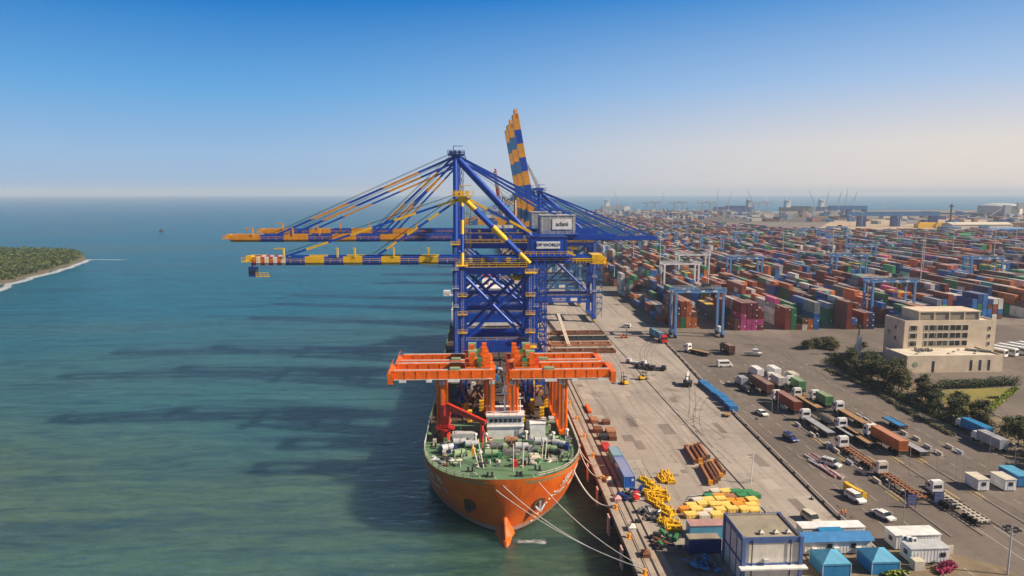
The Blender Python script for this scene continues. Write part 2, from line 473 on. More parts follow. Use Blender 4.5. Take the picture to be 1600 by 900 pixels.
for k in range(34):                     # tyre marks, long paired curves
    x, y = pr_.uniform(36, 125), pr_.uniform(115, 300); a = pr_.gauss(0, .12) + (1.3 if k % 6 == 0 else 0); L = pr_.uniform(14, 50); cv_ = pr_.uniform(-.012, .012); z = 4.9965 + k * .00003
    if 71 < x < 81: continue
    for off in (-.9, .9):
        pts_ = []
        px_, py_, aa = x, y, a
        for i in range(13):
            n_ = Vector((math.cos(aa), -math.sin(aa), 0)); pts_.append((Vector((px_, py_, z)) + n_ * off, n_)); px_ += math.sin(aa) * L / 12; py_ += math.cos(aa) * L / 12; aa += cv_ * L / 12
        for (p0, n0), (p1, n1) in zip(pts_, pts_[1:]):
            td.add([p0 - n0 * .14, p0 + n0 * .14, p1 + n1 * .14, p1 - n1 * .14], [(0, 1, 2, 3)])
m, nt, b = nodes_of('tyre rubber mark'); b.inputs['Base Color'].default_value = (.06, .05, .045, 1); b.inputs['Roughness'].default_value = .9
nt.links.new(ramp(nt, noise(nt, coords(nt), .5, 5, .7), .35, .7, (0, 0, 0), (.6,) * 3), b.inputs['Alpha'])
structure(td.build('tyre_marking', [m]))
# ================================================================ lettering
def letters(txt, size, mat, parent, loc, rot=(math.pi / 2, 0, 0), name='lettering', warp=None, bold=0.0, sx=1.0):
    cu = bpy.data.curves.new(name, 'FONT')
    cu.body = txt; cu.size = size; cu.align_x = 'CENTER'; cu.align_y = 'CENTER'
    cu.extrude = 0.02; cu.offset = bold
    t = bpy.data.objects.new(name, cu); COL.objects.link(t)
    bpy.context.view_layer.update()
    me = bpy.data.meshes.new_from_object(t.evaluated_get(bpy.context.evaluated_depsgraph_get()))
    bpy.data.objects.remove(t)
    me.name = name
    for v in me.vertices: v.co.x *= sx
    if warp:
        for v in me.vertices: v.co = warp(v.co)
    me.materials.clear(); me.materials.append(M[mat])
    o = bpy.data.objects.new(name, me); COL.objects.link(o)
    o.parent = parent
    if not warp: o.location = loc; o.rotation_euler = rot
    return o

# ================================================================ heavy lift ship
SHX, SHY, BEAM = 5.3, 134.0, 17.7
ship = tag(empty('heavy_lift_ship', (SHX, SHY, 0)), 'broad orange heavy lift ship with green foredeck moored beside the quay, its bow towards us', 'ship')
TOP, DECK, CARGO, LEN, FORE = 13.1, 12.3, 10.2, 205.0, 38.0

def half_breadth(y, z):
    t = max(0.0, min(1.0, z / TOP))
    y0 = 3.2 * (1 - t) ** 1.3
    L = 31 - 8 * t
    p = 1.5 + 1.0 * t
    s = max(0.0, min(1.0, (y - y0) / L))
    return BEAM * (1 - (1 - s) ** p) ** (1 / p)

def hull_material():
    m, nt, b = nodes_of('ship hull paint')
    v = coords(nt)
    sep = nt.nodes.new('ShaderNodeSeparateXYZ'); nt.links.new(v, sep.inputs[0])
    big = noise(nt, v, 0.18, 5, 0.6)
    c = mixc(nt, (0.74, 0.105, 0.004), (0.84, 0.17, 0.007), ramp(nt, big, 0.35, 0.65))
    stx = noise(nt, coords(nt, (1, 1, 0.08)), 1.1, 5, 0.7)
    c = mixc(nt, c, (0.36, 0.06, 0.008), ramp(nt, stx, 0.5, 0.8, (0, 0, 0), (0.5,) * 3))
    sc = noise(nt, coords(nt, (0.4, 0.4, 2.0)), 0.9, 4, 0.7)
    c = mixc(nt, c, (0.72, 0.42, 0.26), ramp(nt, sc, 0.66, 0.76, (0, 0, 0), (0.4,) * 3))
    br = N(nt, 'ShaderNodeTexBrick', Scale=1.0); br.inputs['Brick Width'].default_value = 6.0; br.inputs['Row Height'].default_value = 2.2; br.inputs['Mortar Size'].default_value = 0.035
    br.inputs['Color1'].default_value = (0, 0, 0, 1); br.inputs['Color2'].default_value = (.12, .12, .12, 1); br.inputs['Mortar'].default_value = (.4, .4, .4, 1)
    cmb = nt.nodes.new('ShaderNodeCombineXYZ'); nt.links.new(sep.outputs[0], cmb.inputs[0]); nt.links.new(sep.outputs[2], cmb.inputs[1]); nt.links.new(cmb.outputs[0], br.inputs['Vector'])
    c = mixc(nt, c, (0.28, 0.055, 0.012), br.outputs['Color'])
    ru = noise(nt, coords(nt, (1.4, 1.4, 0.22)), 1.3, 6, 0.75)
    c = mixc(nt, c, (0.13, 0.045, 0.02), ramp(nt, ru, 0.62, 0.72, (0, 0, 0), (0.8,) * 3))
    wl_ = N(nt, 'ShaderNodeMath', operation='MULTIPLY_ADD'); wl_.inputs[1].default_value = 2.2; wl_.inputs[2].default_value = 0.6
    nt.links.new(stx, wl_.inputs[0])
    lt = N(nt, 'ShaderNodeMath', operation='LESS_THAN')
    nt.links.new(sep.outputs[2], lt.inputs[0]); nt.links.new(wl_.outputs[0], lt.inputs[1])
    c = mixc(nt, c, (0.5, 0.3, 0.24), lt.outputs[0])
    lt2 = N(nt, 'ShaderNodeMath', operation='LESS_THAN'); lt2.inputs[1].default_value = 0.55
    nt.links.new(sep.outputs[2], lt2.inputs[0])
    c = mixc(nt, c, (0.07, 0.04, 0.03), lt2.outputs[0])
    nt.links.new(c, b.inputs['Base Color'])
    b.inputs['Roughness'].default_value = 0.45
    bump(nt, noise(nt, coords(nt, (1, 1, 0.5)), 0.35, 2), 0.25, 0.25, b)
    return m

hull = MB()
zs = [-1.5, 0, 1.5, 3, 4.5, 6, 7.5, 9, 10.5, 12, TOP]
ys = [0.0, 0.03, 0.1, 0.25, 0.5, 0.9, 1.5, 2.3, 3.3, 4.5, 6, 8, 10.5, 13.5, 17, 21, 25, 30, FORE, 70, 120, 170, LEN - 12, LEN]
def hull_ring(z):
    t = max(0, z / TOP); y0 = 3.2 * (1 - t) ** 1.3
    pts = []
    for y in ys:
        yy = y0 + y * (1 - y0 / 40) if y < 40 else y
        k = 1.0 if y < LEN - 20 else (0.94 if y >= LEN else 0.99)
        zz = z if yy <= FORE + 0.5 or z <= 11.2 else 11.2
        pts.append((half_breadth(yy, z) * k, yy, zz))
    return pts
for z0, z1 in zip(zs, zs[1:]):
    a, b_ = hull_ring(z0), hull_ring(z1)
    for sgn in (1, -1):
        n = len(a)
        vs = [(sgn * x, y, z) for x, y, z in a] + [(sgn * x, y, z) for x, y, z in b_]
        fs = [(i, i + 1, n + i + 1, n + i) for i in range(n - 1)]
        if sgn < 0: fs = [f[::-1] for f in fs]
        hull.add(vs, fs, 0, True)
# inside of the bulwark, transom
ring = hull_ring(TOP); n = len(ring)
for sgn in (1, -1):
    vs = [(sgn * (x - 0.25 if x > 0.3 else x), y + (0.25 if x < 4 else 0.05), zz) for x, y, zz in ring]
    vs2 = [(x, y, DECK if y < FORE else CARGO) for x, y, zz in vs]
    fs = [(i, i + 1, n + i + 1, n + i) for i in range(n - 1)]
    for f_ in (fs if sgn < 0 else [f[::-1] for f in fs]): hull.add([(vs2 + vs)[i] for i in f_], [(0, 1, 2, 3)], 1 if min((vs2 + vs)[i][1] for i in f_) < FORE - 1 else 3)
    vv = [(sgn * x, y, zz) for x, y, zz in ring] + vs
    hull.add(vv, [f[::-1] for f in fs] if sgn > 0 else fs, 1)
hull.box(-BEAM * .93, BEAM * .93, LEN - 0.5, LEN, -1, 11)
# bulbous bow: a blunt ram that breaks the surface at the stem
for i in range(7):
    pass
rows = []
for y, r, zc in ((6, 2.5, -1.2), (3.5, 2.3, -1.1), (1.2, 2.0, -0.9), (-0.6, 1.5, -0.6), (-1.8, .95, -0.3), (-2.4, 0.3, -0.1)):
    rows.append([(r * 0.75 * math.cos(k * math.pi / 6), y, zc + r * 1.05 * math.sin(k * math.pi / 6)) for k in range(12)])
for a, b_ in zip(rows, rows[1:]):
    hull.add(a + b_, [(k, (k + 1) % 12, 12 + (k + 1) % 12, 12 + k) for k in range(12)], 2, True)
hull.add([(0, -2.6, -0.1)] + rows[-1], [(0, k + 1, (k + 1) % 12 + 1) for k in range(12)], 2, True)
# stem bar rising from the ram into the bow
hull.add([(-2.2, 3.6, -.2), (0, -1.6, 0.4), (2.2, 3.6, -.2), (-.5, 2.35, 4.4), (0, 2.0, 4.4), (.5, 2.35, 4.4)], [(0, 1, 4, 3), (1, 2, 5, 4)], 2, True)
M['ram'] = paint('bulb paint', (0.70, 0.12, 0.008), 0.5, (0.10, 0.045, 0.03), 0.9, 0.5)
hull.build('hull', [hull_material(), 'deck_green', 'ram', 'deck_dark'], ship)

def deck_poly(y0, y1, z):
    pts = [(half_breadth(y, z) - 0.2, y) for y in [v for v in ys if y0 <= v <= y1]]
    return [(x, y) for x, y in pts] + [(-x, y) for x, y in pts[::-1]]
fd = MB(); fd.prism(deck_poly(0.5, FORE, DECK), DECK - 0.4, DECK, 0)
fd.box(-BEAM + .25, BEAM - .25, FORE - 0.2, FORE + 0.05, CARGO, DECK - 0.41)
for x in (-5, 5): fd.box(x - 1.6, x + 1.6, 3.5, 5.5, DECK, DECK + 0.35)
fd.build('forecastle_deck', ['deck_green'], ship)
cd = MB(); cd.box(-BEAM + .25, BEAM - .25, FORE + 0.06, LEN - 0.6, CARGO - 0.5, CARGO)
for y in range(44, 190, 12): cd.box(-BEAM + 1, BEAM - 1, y, y + .5, CARGO, CARGO + 0.45)
for x in (-14, -9, -3, 3, 9, 14): cd.box(x - .3, x + .3, FORE + 1, 190, CARGO + .002, CARGO + 0.3)
cd.build('cargo_deck', ['deck_dark'], ship)
for sgn in (1, -1):
    MB().rail((sgn * (BEAM - .3), 20, TOP), (sgn * (BEAM - .3), FORE, TOP), 1.0, 2, .05).build('railing', 'white', ship)

for sgn in (1, -1):
    rl_ = MB(); pr2 = [Vector((sgn * (half_breadth(y, TOP) - .15), y, TOP)) for y in (.9, 1.6, 2.6, 4, 6, 8.5, 11.5, 15, 20)]
    for p_, q_ in zip(pr2, pr2[1:]): rl_.rail(p_, q_, .95, 1.3, .045)
    rl_.build('railing', 'cream', ship)

# deckhouse on the foredeck
dh = MB()
dh.box(-3.2, 5.3, 25.5, 33, DECK, DECK + 3.0)
dh.box(-3.35, 5.45, 25.2, 33.2, DECK + 3.0, DECK + 3.25)
dh.box(-3.2, 5.3, 25.6, 33, DECK + 3.25, DECK + 5.6)
dh.box(-3.5, 5.6, 25.2, 33.3, DECK + 5.6, DECK + 5.8)
dh.rail((-3.4, 25.3, DECK + 5.8), (5.5, 25.3, DECK + 5.8), 1.0, 1.5, .05)
house = dh.build('deckhouse', 'white', ship)
for k in range(7): MB().box(-2.7 + k * 1.12, -1.9 + k * 1.12, 25.5, 25.62, DECK + 4.1, DECK + 4.9).build('window', 'glass', house)
MB().box(3.4, 4.3, 25.42, 25.52, DECK + 0.1, DECK + 2.1).build('door', 'grey', house)
bx = MB(); bx.box(7.0, 10.6, 26.5, 29.5, DECK, DECK + 3.2); bx.box(6.9, 10.7, 26.4, 29.6, DECK + 3.2, DECK + 3.35)
bx.build('locker', 'white', ship)
mt = MB()
mt.tube((1, 28, DECK + 5.8), (1, 28, DECK + 13.5), 0.28, 8, 0.14)
for z, w in ((8.2, 1.4), (10.2, 1.9), (11.8, 1.2)): mt.bar((1 - w, 28, DECK + z), (1 + w, 28, DECK + z), 0.16)
mt.cbox((1, 27.6, DECK + 10.4), 1.6, .3, .3)
mt.bar((1, 28, DECK + 9), (3.2, 28.5, DECK + 5.8), .1); mt.bar((1, 28, DECK + 9), (-1.2, 28.5, DECK + 5.8), .1)
mt.tube((4.6, 28, DECK + 5.8), (4.6, 28, DECK + 10), 0.14, 6); mt.cbox((4.6, 28, DECK + 9.2), 1.5, 1, .12); mt.cbox((4.6, 28, DECK + 10), .5, .5, .5)
mt.build('mast', 'white', ship)

# red deck crane with its folded jib
dc = MB()
dc.tube((-13, 25.5, DECK), (-13, 25.5, DECK + 6.5), 1.15, 14)
dc.tube((-13, 25.5, DECK + 2.9), (-13, 25.5, DECK + 3.2), 2.2, 14)
dc.tube((-13, 25.5, DECK + 6.2), (-13, 25.5, DECK + 8.6), 1.4, 12, 1.0)
dc.rail((-15, 23.6, DECK + 3.2), (-11, 23.6, DECK + 3.2), 1, 1, .05)
crane = dc.build('deck_crane', 'signal_red', ship)
MB().bar((-12.6, 25, DECK + 8.4), (-3.6, 21, DECK + 5.6), 0.9, 1.6, h2=0.8).build('jib', 'red', crane)
MB().tube((-4.5, 21.0, DECK), (-4.5, 21.2, DECK + 5.2), 0.42, 8).tube((-4.2, 21, DECK + 4), (-1.8, 18.5, DECK), .14, 6).build('jib_rest', 'red', ship)

# winches and mooring gear across the foredeck
def winch(x, y, rz, mats):
    w = MB()
    w.box(-1.7, 1.7, -0.8, 0.8, 0, 0.3, 0)
    for i in (-1.5, 0.1, 1.5): w.box(i - .12, i + .12, -0.8, 0.8, 0.3, 1.5, 0)
    w.box(1.6, 2.4, -0.6, 0.6, 0, 1.2, 0)
    o = w.build('winch', mats[0], ship, (x, y, DECK)); o.rotation_euler = (0, 0, rz)
    MB().tube((-1.4, 0, 1.25), (0.0, 0, 1.25), 0.82, 12).tube((0.2, 0, 1.25), (1.4, 0, 1.25), 0.7, 12).build('drum', mats[1], o)
for x, y, rz, ms in ((-12.3, 17.5, .5, ('navy', 'light_grey')), (-9.3, 14.2, .35, ('pale_green', 'pale_green')), (-6.8, 19.5, 0, ('green', 'light_grey')),
                     (-9.6, 20.8, 0, ('deck_green', 'light_grey')), (-1.2, 18.2, 0, ('pale_green', 'steel')), (2.2, 21.6, 0, ('pale_green', 'rust_light')), (4.4, 17.6, 0, ('grey', 'light_grey')),
                     (6.7, 21.5, 1.5, ('deck_green', 'grey')), (9.0, 20.8, 0, ('grey', 'light_grey')), (12.9, 18.8, -.45, ('navy', 'light_grey')), (10.6, 15.6, -.3, ('dark', 'pale_green')), (-2.5, 13.6, 0, ('green', 'pale_green'))):
    winch(x, y, rz, ms)
for x, y in ((-7, 6.3), (-3, 3.4), (3, 3.4), (7, 6.3), (-12.5, 12), (12.5, 12), (-4.5, 9), (5, 9.5), (15.5, 20), (-15.5, 21)):
    b_ = MB()
    for dx in (-.45, .45): b_.tube((dx, 0, 0), (dx, 0, .9), .22, 8); b_.tube((dx, 0, .9), (dx, 0, 1.0), .3, 8)
    b_.box(-.9, .9, -.35, .35, 0, .12)
    b_.build('bollard', 'dark', ship, (x, y, DECK))
for i, (x, y, sx, sy, sz, m) in enumerate(((-8.8, 26, 5.2, 2.2, 1.6, 'light_grey'), (-7.2, 29.5, 1.2, 1.2, 1.2, 'green'), (-9.2, 29.5, 1.2, 1.2, 1.2, 'green'), (2.0, 15.4, 4, 1.8, 1.0, 'steel'),
                                (2.4, 8.6, 1.1, .9, 1.3, 'signal_red'), (7.0, 13.4, 2.4, 3.4, .5, 'cream'), (-6.4, 16.2, 1.0, 1.0, 1.3, 'amber'), (10.5, 11.5, 2.2, .5, .5, 'cream'),
                                (11.2, 31, 2.2, 1.2, 1.4, 'pale_green'), (7.5, 33, 2, 1, 1.8, 'white'), (9.6, 33.4, 1.4, 1, 2.2, 'deck_green'), (13.8, 28, 3.4, 2.2, .25, 'rust'))):
    d = MB(); d.cbox((0, 0, 0), sx, sy, sz); d.cbox((0, 0, sz), sx * .8, sy * .8, .12)
    d.tube((-sx * .3, -sy * .3, sz), (-sx * .3, -sy * .3, sz + .7), .12, 6)
    d.build(('vent_housing', 'hatch', 'deck_box')[i % 3], m, ship, (x, y, DECK))
for x, y in ((-13.7, 30), (-6, 24), (12.2, 24), (15.7, 26), (5.9, 25), (-3.6, 24)):
    MB().tube((0, 0, 0), (0, 0, 1.7), .25, 8).tube((0, 0, 1.7), (0, 0, 2.1), .5, 8, .4).build('deck_ventilator', 'white', ship, (x, y, DECK))
fr_ = random.Random(9)
for i in range(150):
    u_ = fr_.uniform(-15.5, 15.5); y = fr_.uniform(9, 27)
    if abs(u_) > half_breadth(y, DECK) - 1.2: continue
    m = fr_.choice(('pale_green', 'light_grey', 'dark', 'cream', 'green', 'grey', 'deck_green', 'rust', 'steel'))
    d = MB(); k = i % 4
    if k == 0: d.tube((0, 0, .35), (fr_.uniform(.6, 1.6), fr_.uniform(-.6, .6), .35), .35, 10)
    elif k == 1: d.tube((0, 0, 0), (0, 0, .3), fr_.uniform(.5, .9), 12, .4); d.tube((0, 0, .3), (0, 0, .5), .5, 12)
    elif k == 2: d.box(-.4, .4, -.3, .3, 0, fr_.uniform(.5, 1.4)); d.box(-.45, .45, -.35, .35, 0, .12)
    else: d.bar((0, 0, .2), (fr_.uniform(-2.5, 2.5), fr_.uniform(-2, 2), .2), .16); d.tube((0, 0, 0), (0, 0, 1.0), .15, 6)
    d.build(('pipe_length', 'rope_coil', 'control_stand', 'deck_line')[k], m, ship, (u_, y, DECK))
fp = MB(); fp.tube((1.9, 6, DECK), (1.9, 6, DECK + 6), .12, 6); fp.build('fairlead_post', 'cream', ship)
for p_, q_ in (((-5.2, 8, DECK), (-6.8, 14, DECK + 4.2)), ((-4.2, 8, DECK), (-5.4, 14, DECK + 4.2)), ((4, 7.5, DECK), (4.6, 13, DECK + 3.2)), ((9.2, 12.5, DECK), (10, 16.5, DECK + 3)), ((8.5, 12.5, DECK), (9.2, 16.5, DECK + 3))): MB().bar(p_, q_, .16).build('guy_spar', 'cream', ship)
fp = None #, (-6.8, 14, DECK + 4.2), .16); fp.bar((-4.2, 8, DECK), (-5.4, 14, DECK + 4.2), .16)

def on_hull(u, z, sgn, off=0.08):
    """point on the bow plating: u metres aft of the stem, height z"""
    x = half_breadth(u, z); e = 0.05
    dx = (half_breadth(u + e, z) - x) / e
    nrm = Vector((1, -dx, -(half_breadth(u, z + .1) - x) * 10)).normalized()
    p = Vector((x, u, z)) + nrm * off
    return Vector((p.x * sgn, p.y, p.z))
for sgn in (1, -1):
    for txt, u, z, size in (('振', 7.4, 9.9, 2.9), ('华', 11.2, 10.1, 2.9), ('8', 15.0, 10.3, 3.0), ('ZHEN', 7.4, 7.3, 1.3), ('HUA', 11.3, 7.5, 1.3), ('8', 15.0, 7.7, 1.4)):
        if sgn < 0: letters(txt, size, 'cream', ship, None, warp=lambda c, u=(22.5 - u), z=z: on_hull(u - c.x, z + c.y, -1, .1 + c.z), bold=.04)
        else: letters(txt, size, 'cream', ship, None, warp=lambda c, u=u, z=z: on_hull(u + c.x, z + c.y, 1, .1 + c.z), bold=.04)
for sgn in (1, -1):                        # anchors in their pockets
    p = on_hull(3.6, 6.3, sgn, .25)
    pk = MB(); q_ = on_hull(3.6, 6.5, sgn, .02); d = (on_hull(3.6, 6.5, sgn, 1) - q_)
    pk.tube(q_ - d * .1, q_ + d * .12, 1.5, 16)
    pk.build('hawse_pipe', 'rust', ship)
    an = MB(); up = Vector((0, 0, 1)); sd = (on_hull(4.6, 6.3, sgn) - on_hull(2.6, 6.3, sgn)).normalized()
    q2 = q_ + d * .4
    an.bar(q2 + up * .6, q2 - up * 1.5, .45); an.bar(q2 - up * 1.5, q2 + sd * 1.2 - up * .2, .5, .4, w2=.15); an.bar(q2 - up * 1.5, q2 - sd * 1.2 - up * .2, .5, .4, w2=.15)
    an.build('anchor', 'light_grey' if sgn > 0 else 'dark', ship)
for k in range(9):
    dm = MB()
    p, p2 = on_hull(5.5 - .03 * k, 1.6 + k * .8, 1, .06), on_hull(5.9 - .03 * k, 1.6 + k * .8, 1, .06)
    dm.bar(p, p2, .05, .22)
    dm.build('draught_mark', 'cream', ship)

# aft accommodation block
ac = MB()
ac.box(-17, 17, 176, 196, CARGO, 18)
ac.box(-16.6, 16.6, 178, 194, 18, 21)
ac.box(-14, 14, 179, 192, 21, 24)
ac.box(-20.5, 20.5, 178, 182, 24, 24.4); ac.box(-13, 13, 178.5, 190, 24.4, 27); ac.box(-13.5, 13.5, 178, 190.5, 27, 27.3)
for s_ in (-1, 1): ac.box(s_ * 19 - 1.5, s_ * 19 + 1.5, 178, 181, 24.4, 26.3)
ac.rail((-20, 178, 24.4), (20, 178, 24.4), 1, 2, .06); ac.rail((-17, 176, 18), (17, 176, 18), 1, 2, .06)
sup = ac.build('accommodation_block', 'white', ship)
for z, w, n_ in ((25.2, 12, 12), (22.2, 12, 10), (19.2, 14, 11), (15.5, 15, 12), (12.6, 15, 12)):
    for k in range(n_):
        x = -w + 2 * w * k / (n_ - 1); yf = {25.2: 178.5, 22.2: 179, 19.2: 178}.get(z, 176)
        MB().box(x - .5, x + .5, yf - .06, yf + .04, z, z + 1.0).build('window', 'glass', sup)
fn = MB(); fn.box(-3, 3, 191, 196, 21, 33); fn.box(-3.1, 3.1, 190.9, 196.1, 28, 30.5, 1); fn.build('funnel', ['signal_red', 'white'], ship)
am = MB(); am.tube((0, 184, 27.3), (0, 184, 37), .35, 8, .15); am.bar((-2, 184, 31), (2, 184, 31), .2); am.bar((-1.3, 184, 34), (1.3, 184, 34), .2); am.build('mast', 'white', ship)

# ================================================================ orange gantry cranes carried on the foredeck
def rubber_gantry(sgn, h, label):
    root = tag(empty('rail_gantry_crane'), label, 'gantry crane', 'orange gantry cranes carried on the ship')
    X = lambda x: sgn * x                    # x runs from the outer girder tip (0) to the inner leg
    for y in (0, 7):
        g = MB()
        g.bar((X(0.6), y, h - 1.05), (X(24.6), y, h - 1.05), 1.3, 2.1, 0)
        g.box(min(X(1), X(24)), max(X(1), X(24)), y - .1, y + .5, h, h + 0.12, 1)
        g.bar((X(0.8), y - .85, h - 2.0), (X(24), y - .85, h - 2.0), .55, .12, 1)
        g.bar((X(3), y - .2, h - 2.25), (X(21), y - .2, h - 2.25), .5, .28, 2)
        for k in range(9): g.bar((X(1 + k * 2.6), y - .69, h - 2.1), (X(1 + k * 2.6), y - .69, h), .09, .12, 0)
        go = g.build('girder', ['orange', 'light_grey', 'dark'], root)
        MB().rail((X(1), y - 1.05, h - 1.95), (X(23), y - 1.05, h - 1.95), .9, 2.4, .035).build('handrail', 'orange', go)
        for a_, w in ((2.2, 1.6), (8.5, 1.3), (13.5, 2.8)): MB().box(min(X(a_), X(a_ + w)), max(X(a_), X(a_ + w)), y - 1.3, y - .66, h - 2.6, h - 2.1).build('cable_box', 'white', go)
    e = MB(); e.box(min(X(-.5), X(.7)), max(X(-.5), X(.7)), -1.2, 8.2, h - 3.0, h - .4); e.bar((X(.1), -.6, h - .4), (X(.1), .4, h + 1.1), .12); e.bar((X(.1), .4, h + 1.1), (X(.1), 7, h + 1.1), .08)
    e.build('end_beam', 'orange', root)
    e = MB(); e.box(min(X(23.6), X(24.8)), max(X(23.6), X(24.8)), 0.66, 6.34, h - 1.9, h - .2); e.build('end_beam', 'orange', root)
    for x in (12.2, 23.9):
        for y in (-.1, 7.1):
            l = MB()
            l.bar((X(x), y, 1.6), (X(x), y, h - 2.13), 1.25, 1.0, 0)
            l.bar((X(x - .2), y - .52, 2), (X(x - .2), y - .52, h - 2.5), .35, .12, 1)
            l.tube((X(x - 1.1), y, 1.2), (X(x - 1.1), y, h - 2.3), .33, 8, m=0)
            l.cbox((X(x), y, h - 3.4), 1.35, 1.15, .9, 2)
            for k in range(5): l.bar((X(x - 1.1), y, 2 + k * 2.5), (X(x), y, 2 + k * 2.5), .14, m=0)
            l.build('leg', ['orange', 'rust_light', 'light_grey'], root)
        s = MB(); s.box(min(X(x - .7), X(x + .7)), max(X(x - .7), X(x + .7)), -1.8, 8.8, .8, 1.6)
        s.build('sill_beam', 'orange', root)
        for y in (-1, 8): 
            w = MB(); w.box(min(X(x - .5), X(x + .5)), max(X(x - .5), X(x + .5)), y - .8, y + .8, 0, .8); w.build('bogie', 'dark', root)
        lad = MB(); 
        for d in (-.3, .3): lad.bar((X(x + .75), 3.5 + d, 1.6), (X(x + .75), 3.5 + d, h - 2), .07)
        for k in range(int(h / 1.2)): lad.bar((X(x + .75), 3.2, 2 + k * 1.1), (X(x + .75), 3.8, 2 + k * 1.1), .05)
        lad.build('ladder', 'orange', root)
    t = MB()
    t.box(min(X(17.6), X(23.5)), max(X(17.6), X(23.5)), .7, 6.3, h + .15, h + .5, 0)
    t.rail((X(17.6), .8, h + .5), (X(23.5), .8, h + .5), 1.1, 1.5, .05, 0)
    t.cbox((X(22.6), 2.4, h + .5), 1.4, 2.2, 2.3, 0); t.cbox((X(22.6), 5.2, h + .5), 1.2, 1.4, 2.9, 0); t.bar((X(23.4), 0, h), (X(23.4), 0, h + 3.4), .22, m=0); t.bar((X(23.4), 0, h + 3.4), (X(21.4), 0, h + 3.4), .2, m=0)
    t.tube((X(20), 1.4, h + 1.5), (X(20), 3.6, h + 1.5), .75, 10, m=0)
    tr = t.build('trolley', ['orange'], root)
    MB().cbox((X(19.4), 4.9, h + .5), 2.2, 2.0, 3.0).build('motor_cover', 'pale_green', tr); MB().cbox((X(21.0), 1.5, h + .5), 1.2, 1.4, 2.0).build('motor_cover', 'green', tr)
    MB().cbox((X(19.2), 1.6, h + .5), 1.3, 1.1, 3.2).build('hoist_frame', 'orange', tr)
    MB().cbox((X(18.0), 2.4, h + .5), 1.0, 2.0, 1.4).tube((X(21.2), 4, h + 1.2), (X(21.2), 6, h + 1.2), .6, 10).build('hoist', 'signal_red', tr)
    MB().box(min(X(14), X(16.4)), max(X(14), X(16.4)), -.5, 1.2, h + .01, h + .5).build('cable_box', 'pale_green', root)
    return root
lab = 'orange gantry crane on the ship, %s'
g1 = rubber_gantry(1, 16.2, lab % 'nearer of the pair reaching out over the open water')
place(g1, (-20.6, 162, DECK))
g2 = copy_tree(g1); place(g2, (-20.9, 180.5, CARGO), 0, lab % 'farther of the pair reaching out over the open water')
g3 = rubber_gantry(-1, 16.2, lab % 'nearer of the pair reaching out over the quay')
place(g3, (32.0, 161.5, DECK))
g4 = copy_tree(g3); place(g4, (32.3, 180, CARGO), 0, lab % 'farther of the pair reaching out over the quay')

